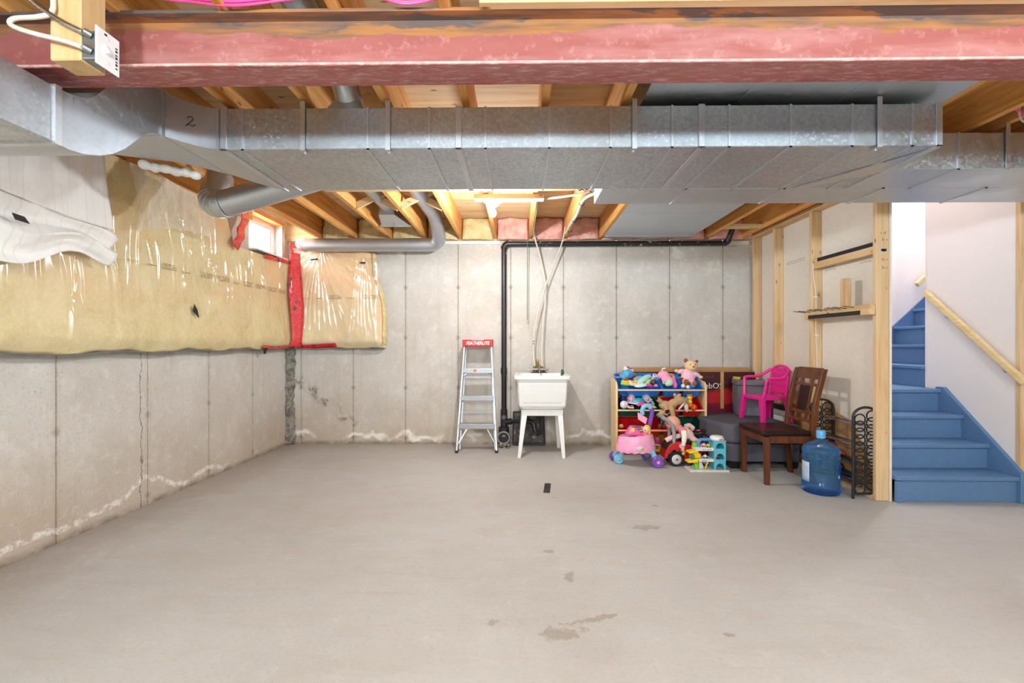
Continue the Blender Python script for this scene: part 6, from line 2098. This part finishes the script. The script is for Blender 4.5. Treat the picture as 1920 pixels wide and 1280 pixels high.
ds = MB().hexa([(1.04, 4.40, 0.295), (1.22, 4.40, 0.290), (1.22, 4.50, 0.29), (1.04, 4.50, 0.295), (1.09, 4.42, 0.385), (1.15, 4.42, 0.352), (1.17, 4.48, 0.35), (1.09, 4.48, 0.385)])
ds.build('toy_cradle', M_ROSE, wk, world=True, bevel=0.015, seg=3)
MB().box(1.085, 1.12, 4.402, 4.412, 0.33, 0.365).build('cradle_tag', tc('#f0dc6a'), wk, world=True, bevel=0.002)
wd = thing('small_doll', 'small doll with yellow hair lying in the pink walker', 'doll', (1.237, 4.43, 0.311), 0)
MB().ell((0, 0, 0.035), (0.034, 0.032, 0.036)).build('head', plain('doll_skin', '#f0c9a8', 0.45), wd, smooth=True)
MB().ell((0.012, 0.008, 0.042), (0.037, 0.034, 0.040)).ell((0.03, 0, 0.01), (0.018, 0.02, 0.03)).build('hair', tc('#f0c845'), wd, voxel=0.006)
for yy in (-0.012,):
    MB().ell((-0.014, -0.028, 0.035), (0.005, 0.004, 0.006)).build('eye', M_BLACK, wd, smooth=True)
MB().ell((0.0, 0.0, -0.022), (0.03, 0.03, 0.03)).ell((-0.05, -0.01, -0.03), (0.05, 0.022, 0.02)).build('dress', M_ROSE, wd, voxel=0.006)

# ------------------------------------------------------------------ red ride-on car
M_CARRED = plain('car_red', '#c4121f', 0.22, coat=0.5, var=0.03)
car = thing('ride_on_car', 'red ride-on push car with a grey push bar', 'ride-on toy', (1.66, 4.48, 0))
# body with wheel arches, side profile pushed across
prof = [(1.405, 0.075), (1.42, 0.14), (1.455, 0.20), (1.50, 0.235), (1.56, 0.235), (1.60, 0.215), (1.66, 0.205), (1.72, 0.215), (1.79, 0.225), (1.85, 0.20), (1.875, 0.15), (1.875, 0.07), (1.86, 0.065)]
prof += [(1.80 + 0.072 * math.cos(a_), 0.062 + 0.072 * math.sin(a_)) for a_ in [math.pi * k / 8 for k in range(1, 8)]]
prof += [(1.715, 0.06), (1.61, 0.06)]
prof += [(1.517 + 0.085 * math.cos(a_), 0.070 + 0.085 * math.sin(a_)) for a_ in [math.pi * k / 10 for k in range(0, 11)]]
MB().prism(prof, 1, 4.40, 4.575).build('body_shell', M_CARRED, car, world=True, bevel=0.012, seg=3)
for (xx, r_) in ((1.517, 0.070), (1.80, 0.060)):
    for ya in (4.385, 4.555):
        wz = MB().lathe([(r_ * .55, -0.002), (r_ * .92, -0.004), (r_, 0.006), (r_, 0.032), (r_ * .9, 0.04), (r_ * .3, 0.04)], (xx, ya, r_), n=32, axis=1).build('wheel', M_BLACK, car, world=True, smooth=True)
        hc = MB().lathe([(r_ * .2, -0.012), (r_ * .5, -0.008), (r_ * .66, -0.003), (r_ * .6, 0.002)], (xx, ya, r_), n=28, axis=1).build('hubcap', plain('hub_grey', '#c9c9cc', 0.35), wz, world=True, smooth=True)
        MB().cyl((xx, ya - 0.016, r_), (xx, ya - 0.0115, r_), r_ * 0.16, n=12).build('hub_dot', M_CARRED, wz, world=True)
MB().prism([(1.57, 0.235), (1.60, 0.222), (1.66, 0.212), (1.70, 0.215), (1.70, 0.235), (1.60, 0.255)], 1, 4.42, 4.555).build('seat_pad', M_BLACK, car, world=True, bevel=0.006)
MB().prism([(1.42, 0.16), (1.445, 0.205), (1.49, 0.243), (1.54, 0.25), (1.49, 0.225)], 1, 4.405, 4.57).build('rear_trim', M_BLACK, car, world=True)
for ya in (4.415, 4.56):
    bar_ = spline([(1.50, ya, 0.22), (1.505, ya, 0.30), (1.49, ya, 0.38), (1.45, ya, 0.43), (1.40, ya, 0.465)], 5)
    MB().tube(bar_, 0.017, 10).build('push_bar', plain('bar_grey', '#9a9da3', 0.4), car, world=True, smooth=True)
MB().cyl((1.40, 4.40, 0.465), (1.40, 4.575, 0.465), 0.018, n=12).build('push_bar_grip', MATS['bar_grey'], car, world=True, smooth=True)
MB().cyl((1.79, 4.49, 0.22), (1.775, 4.49, 0.305), 0.026, n=14).build('steering_column', M_BLACK, car, world=True)
sw_ = MB().torus((0, 0, 0), 0.062, 0.011, nu=28, nv=8).cyl((0, 0, -0.008), (0, 0, 0.008), 0.03, n=16).bar((-0.06, 0, 0), (0.06, 0, 0), 0.02, 0.01)
sw_.xf(Matrix.Translation((1.77, 4.49, 0.315)) @ Matrix.Rotation(R(-14), 4, 'Y'))
sw_.build('steering_wheel', M_BLACK, car, world=True, smooth=True)
MB().ell((1.768, 4.49, 0.328), (0.018, 0.018, 0.008)).build('horn_button', tc('#e5305a'), car, world=True, smooth=True)
MB().cyl((1.57, 4.393, 0.195), (1.57, 4.40, 0.195), 0.023, n=16).build('fuel_cap', MATS['hub_grey'], car, world=True)
nz_ = MB().tube(spline([(1.575, 4.39, 0.18), (1.585, 4.385, 0.16), (1.583, 4.385, 0.145)], 4), 0.003, 6)
nz_.build('fuel_hose', MATS['hub_grey'], car, world=True)
MB().ell((1.583, 4.383, 0.128), (0.016, 0.01, 0.018)).build('fuel_nozzle', tc('#d9d42e'), car, world=True, smooth=True)
q = MB()
for k in range(8):
    a_ = 2 * math.pi * k / 8
    q.ell((1.655 + 0.013 * math.cos(a_), 4.397, 0.105 + 0.013 * math.sin(a_)), (0.005, 0.003, 0.005), nu=8, nv=5)
q.torus((1.655, 4.397, 0.105), 0.011, 0.003, axis=1, nu=16, nv=6)
q.build('gear_emblem', MATS['hub_grey'], car, world=True)

# ---- baby doll slumped over the car
M_SKIN = plain('doll_pink_skin', '#e3a58e', 0.45, var=0.05)
dl = thing('baby_doll', 'bald baby doll in a pink sleepsuit slumped on the red car', 'doll', (1.60, 4.47, 0.25))
b_ = MB().ell((-0.085, 0.02, 0.155), (0.075, 0.070, 0.068)).ell((-0.125, -0.02, 0.14), (0.03, 0.03, 0.03)).ell((-0.03, 0.0, 0.105), (0.04, 0.035, 0.035))
MB().ell((-0.02, -0.085, -0.075), (0.016, 0.014, 0.026), Matrix.Rotation(0.3, 3, 'Y')).ell((-0.005, -0.092, -0.105), (0.008, 0.007, 0.016), Matrix.Rotation(-0.4, 3, 'Y')).ell((-0.022, -0.094, -0.102), (0.006, 0.006, 0.015)).ell((-0.034, -0.088, -0.092), (0.006, 0.006, 0.013), Matrix.Rotation(0.5, 3, 'Y')).build('hand', M_SKIN, dl, voxel=0.004)
MB().ell((0.12, -0.03, -0.01), (0.03, 0.024, 0.022)).ell((0.145, -0.04, -0.005), (0.02, 0.018, 0.018)).build('foot', M_SKIN, dl, voxel=0.005)
b_.build('head', M_SKIN, dl, voxel=0.006)
MB().ell((0.04, 0.0, 0.055), (0.085, 0.058, 0.052), rx_(0.55)).ell((0.10, -0.03, 0.0), (0.05, 0.032, 0.030), rx_(0.5)).ell((0.10, 0.045, 0.01), (0.06, 0.032, 0.030), rx_(0.4)).ell((0.14, -0.035, -0.015), (0.03, 0.026, 0.024)).build('sleepsuit', fabric('pale_pink_cotton', '#f2cdc9', '#e8b9b6', 120), dl, voxel=0.006)
MB().ell((-0.005, -0.035, 0.085), (0.05, 0.03, 0.035), rx_(0.5)).build('bib', fabric('coral_cotton', '#e88a98', '#db7686', 120), dl, smooth=True)
MB().tube(spline([(0.0, -0.05, 0.085), (-0.005, -0.075, 0.03), (-0.018, -0.085, -0.05)], 5), [0.030, 0.030, 0.029, 0.028, 0.027, 0.026, 0.025, 0.023, 0.021, 0.018, 0.017], 12).build('sleeve', fabric('white_cotton', '#f0ece6', '#e2dcd4', 120), dl, smooth=True)
MB().tube(spline([(0.06, 0.06, 0.11), (0.10, 0.08, 0.115), (0.14, 0.08, 0.085)], 5), 0.024, 12).build('sleeve', MATS['pale_pink_cotton'], dl, smooth=True)
MB().ell((-0.125, -0.045, 0.17), (0.006, 0.004, 0.003)).build('eye', M_BLACK, dl, smooth=True)
MB().ell((-0.145, -0.035, 0.145), (0.010, 0.008, 0.008)).build('nose', M_SKIN, dl, smooth=True)
MB().tube(spline([(-0.16, -0.01, -0.015), (-0.11, -0.02, 0.015), (-0.05, -0.02, 0.03), (0.0, 0.0, 0.04)], 5), 0.024, 12).build('trouser_leg', MATS['pale_pink_cotton'], dl, smooth=True)

# ------------------------------------------------------------------ toy parking garage
M_TEAL = plain('aqua_plastic', '#5fbfd2', 0.35)
M_TEALD = plain('deep_aqua', '#2c94ac', 0.4)
M_LIME = plain('lime_plastic', '#77d62e', 0.35)
M_YEL = plain('yellow_plastic', '#f2d01d', 0.35)
ga = thing('toy_garage', 'toy parking garage with an aqua lift tower and yellow ramps', 'toy', (1.76, 4.27, 0))
MB().box(1.575, 1.935, 4.19, 4.345, 0, 0.020).build('base', plain('pale_base', '#d9d3cf', 0.5), ga, world=True, bevel=0.005)
tw = MB()
tx0, tx1, ty0, ty1 = 1.800, 1.905, 4.205, 4.33
tw.box(tx0, tx0 + 0.016, ty0, ty1, 0.0205, 0.285).box(tx1 - 0.016, tx1, ty0, ty1, 0.0205, 0.285).box(tx0 + 0.016, tx1 - 0.016, ty1 - 0.01, ty1, 0.0205, 0.285)
for za, zb in ((0.083, 0.115), (0.175, 0.215), (0.272, 0.285)):
    tw.box(tx0 + 0.016, tx1 - 0.016, ty0, ty1 - 0.01, za, zb)
tw.build('tower', M_TEAL, ga, world=True)
for za, zb in ((0.0205, 0.083), (0.115, 0.175), (0.215, 0.272)):         # arched fronts
    cx = (tx0 + tx1) / 2
    hw = (tx1 - tx0) / 2 - 0.016
    zz = zb - 0.022
    po = [(cx - hw, zb), (cx - hw, zz - 0.01)] + [(cx - (hw - 0.004) * math.cos(math.pi * k / 8), zz - 0.01 + 0.026 * math.sin(math.pi * k / 8)) for k in range(9)] + [(cx + hw, zz - 0.01), (cx + hw, zb)]
    MB().prism(po, 1, ty0, ty0 + 0.012).build('arch_panel', M_TEAL, ga, world=True)
    MB().box(cx - hw, cx + hw, ty1 - 0.022, ty1 - 0.0105, za, zb).build('bay_wall', M_TEALD, ga, world=True)
MB().lathe([(0.0, 0.0), (0.060, 0.0), (0.062, 0.006), (0.062, 0.020), (0.050, 0.036), (0.01, 0.042)], (1.850, 4.267, 0.286), n=28).build('tower_roof', M_WHITE, ga, world=True, smooth=True)
MB().box(1.845, 1.87, 4.203, 4.2065, 0.292, 0.302).build('brand_sticker', tc('#d84a2e'), ga, world=True)
MB().box(1.907, 1.921, 4.235, 4.30, 0.07, 0.285).build('lift_rail', M_YEL, ga, world=True, bevel=0.003)
MB().box(1.905, 1.928, 4.25, 4.285, 0.09, 0.115).build('lift_knob', M_YEL, ga, world=True, bevel=0.004)
MB().box(1.64, 1.799, 4.21, 4.33, 0.192, 0.222).build('deck', M_WHITE, ga, world=True, bevel=0.003)
MB().box(1.665, 1.799, 4.21, 4.33, 0.092, 0.118).build('deck', M_WHITE, ga, world=True, bevel=0.003)
MB().tube(spline([(1.68, 4.27, 0.224), (1.68, 4.27, 0.262), (1.70, 4.27, 0.284), (1.75, 4.27, 0.286), (1.798, 4.27, 0.286)], 5), 0.014, 10).build('blue_arch', plain('cornflower', '#4f92d8', 0.35), ga, world=True, smooth=True)
MB().box(1.628, 1.664, 4.25, 4.30, 0.2225, 0.256).build('lime_gate', M_LIME, ga, world=True, bevel=0.008)
MB().hexa([(1.575, 4.215, 0.165), (1.66, 4.215, 0.175), (1.66, 4.30, 0.175), (1.575, 4.30, 0.165), (1.575, 4.215, 0.182), (1.66, 4.215, 0.199), (1.66, 4.30, 0.199), (1.575, 4.30, 0.182)]).build('ramp', M_YEL, ga, world=True, bevel=0.004)
MB().hexa([(1.565, 4.215, 0.080), (1.66, 4.215, 0.082), (1.66, 4.30, 0.082), (1.565, 4.30, 0.080), (1.565, 4.215, 0.094), (1.66, 4.215, 0.118), (1.66, 4.30, 0.118), (1.565, 4.30, 0.094)]).build('ramp', M_YEL, ga, world=True, bevel=0.004)
MB().prism([(1.625, 0.118), (1.625, 0.175), (1.66, 0.18), (1.69, 0.155), (1.70, 0.135), (1.68, 0.118)], 1, 4.24, 4.32).build('ramp_curve', M_YEL, ga, world=True, bevel=0.006)
MB().box(1.628, 1.662, 4.222, 4.262, 0.0205, 0.075).build('lime_pump', M_LIME, ga, world=True, bevel=0.006)
MB().bar((1.728, 4.235, 0.022), (1.752, 4.235, 0.090), 0.012, 0.012, up=(0, 1, 0)).build('barrier_arm', M_YEL, ga, world=True)
MB().bar((1.618, 4.215, 0.022), (1.602, 4.215, 0.060), 0.010, 0.010, up=(0, 1, 0)).build('lever', plain('periwinkle', '#7f9be0', 0.4), ga, world=True)
MB().hexa([(1.675, 4.25, 0.0205), (1.725, 4.25, 0.0205), (1.725, 4.32, 0.0205), (1.675, 4.32, 0.0205), (1.68, 4.25, 0.0915), (1.70, 4.25, 0.0915), (1.70, 4.32, 0.0915), (1.68, 4.32, 0.0915)]).build('support', MATS['pale_base'], ga, world=True)
MB().torus((1.610, 4.235, 0.132), 0.018, 0.007, axis=1, nu=14, nv=6).build('green_gear', tc('#4b8b4e'), ga, world=True, smooth=True)
q = MB()
for k in range(4):
    q.box(1.70 + 0.02 * k, 1.708 + 0.02 * k, 4.2085, 4.2095, 0.202, 0.210)
for k in range(3):
    q.box(1.69 + 0.016 * k, 1.70 + 0.016 * k, 4.2085, 4.2095, 0.101, 0.108)
q.build('deck_print', tc('#5a6a9a'), ga, world=True)


def wee_car(x_, y_, z_, c1, label):
    o_ = thing('toy_car', label, 'toy', (x_, y_, z_), 0.0)
    MB().prism([(-0.022, 0.005), (-0.022, 0.016), (-0.012, 0.019), (-0.006, 0.030), (0.010, 0.030), (0.016, 0.018), (0.022, 0.015), (0.022, 0.005)], 1, -0.012, 0.012).build('body', tc(c1), o_, bevel=0.002)
    for sx_ in (-0.012, 0.013):
        for sy_ in (-0.0135, 0.0125):
            MB().cyl((sx_, sy_ - 0.002, 0.0065), (sx_, sy_ + 0.003, 0.0065), 0.0065, n=10).build('wheel', M_BLACK, o_)


wee_car(1.725, 4.265, 0.2222, '#f0b4c4', 'tiny pale pink toy car on the upper garage deck')
wee_car(1.755, 4.235, 0.2222, '#b9c93a', 'tiny lime toy car on the upper garage deck')
wee_car(1.735, 4.26, 0.1182, '#e6e2de', 'tiny white toy car on the lower garage deck')
wee_car(1.842, 4.25, 0.1152, '#b0263e', 'tiny dark red toy car in the garage tower')
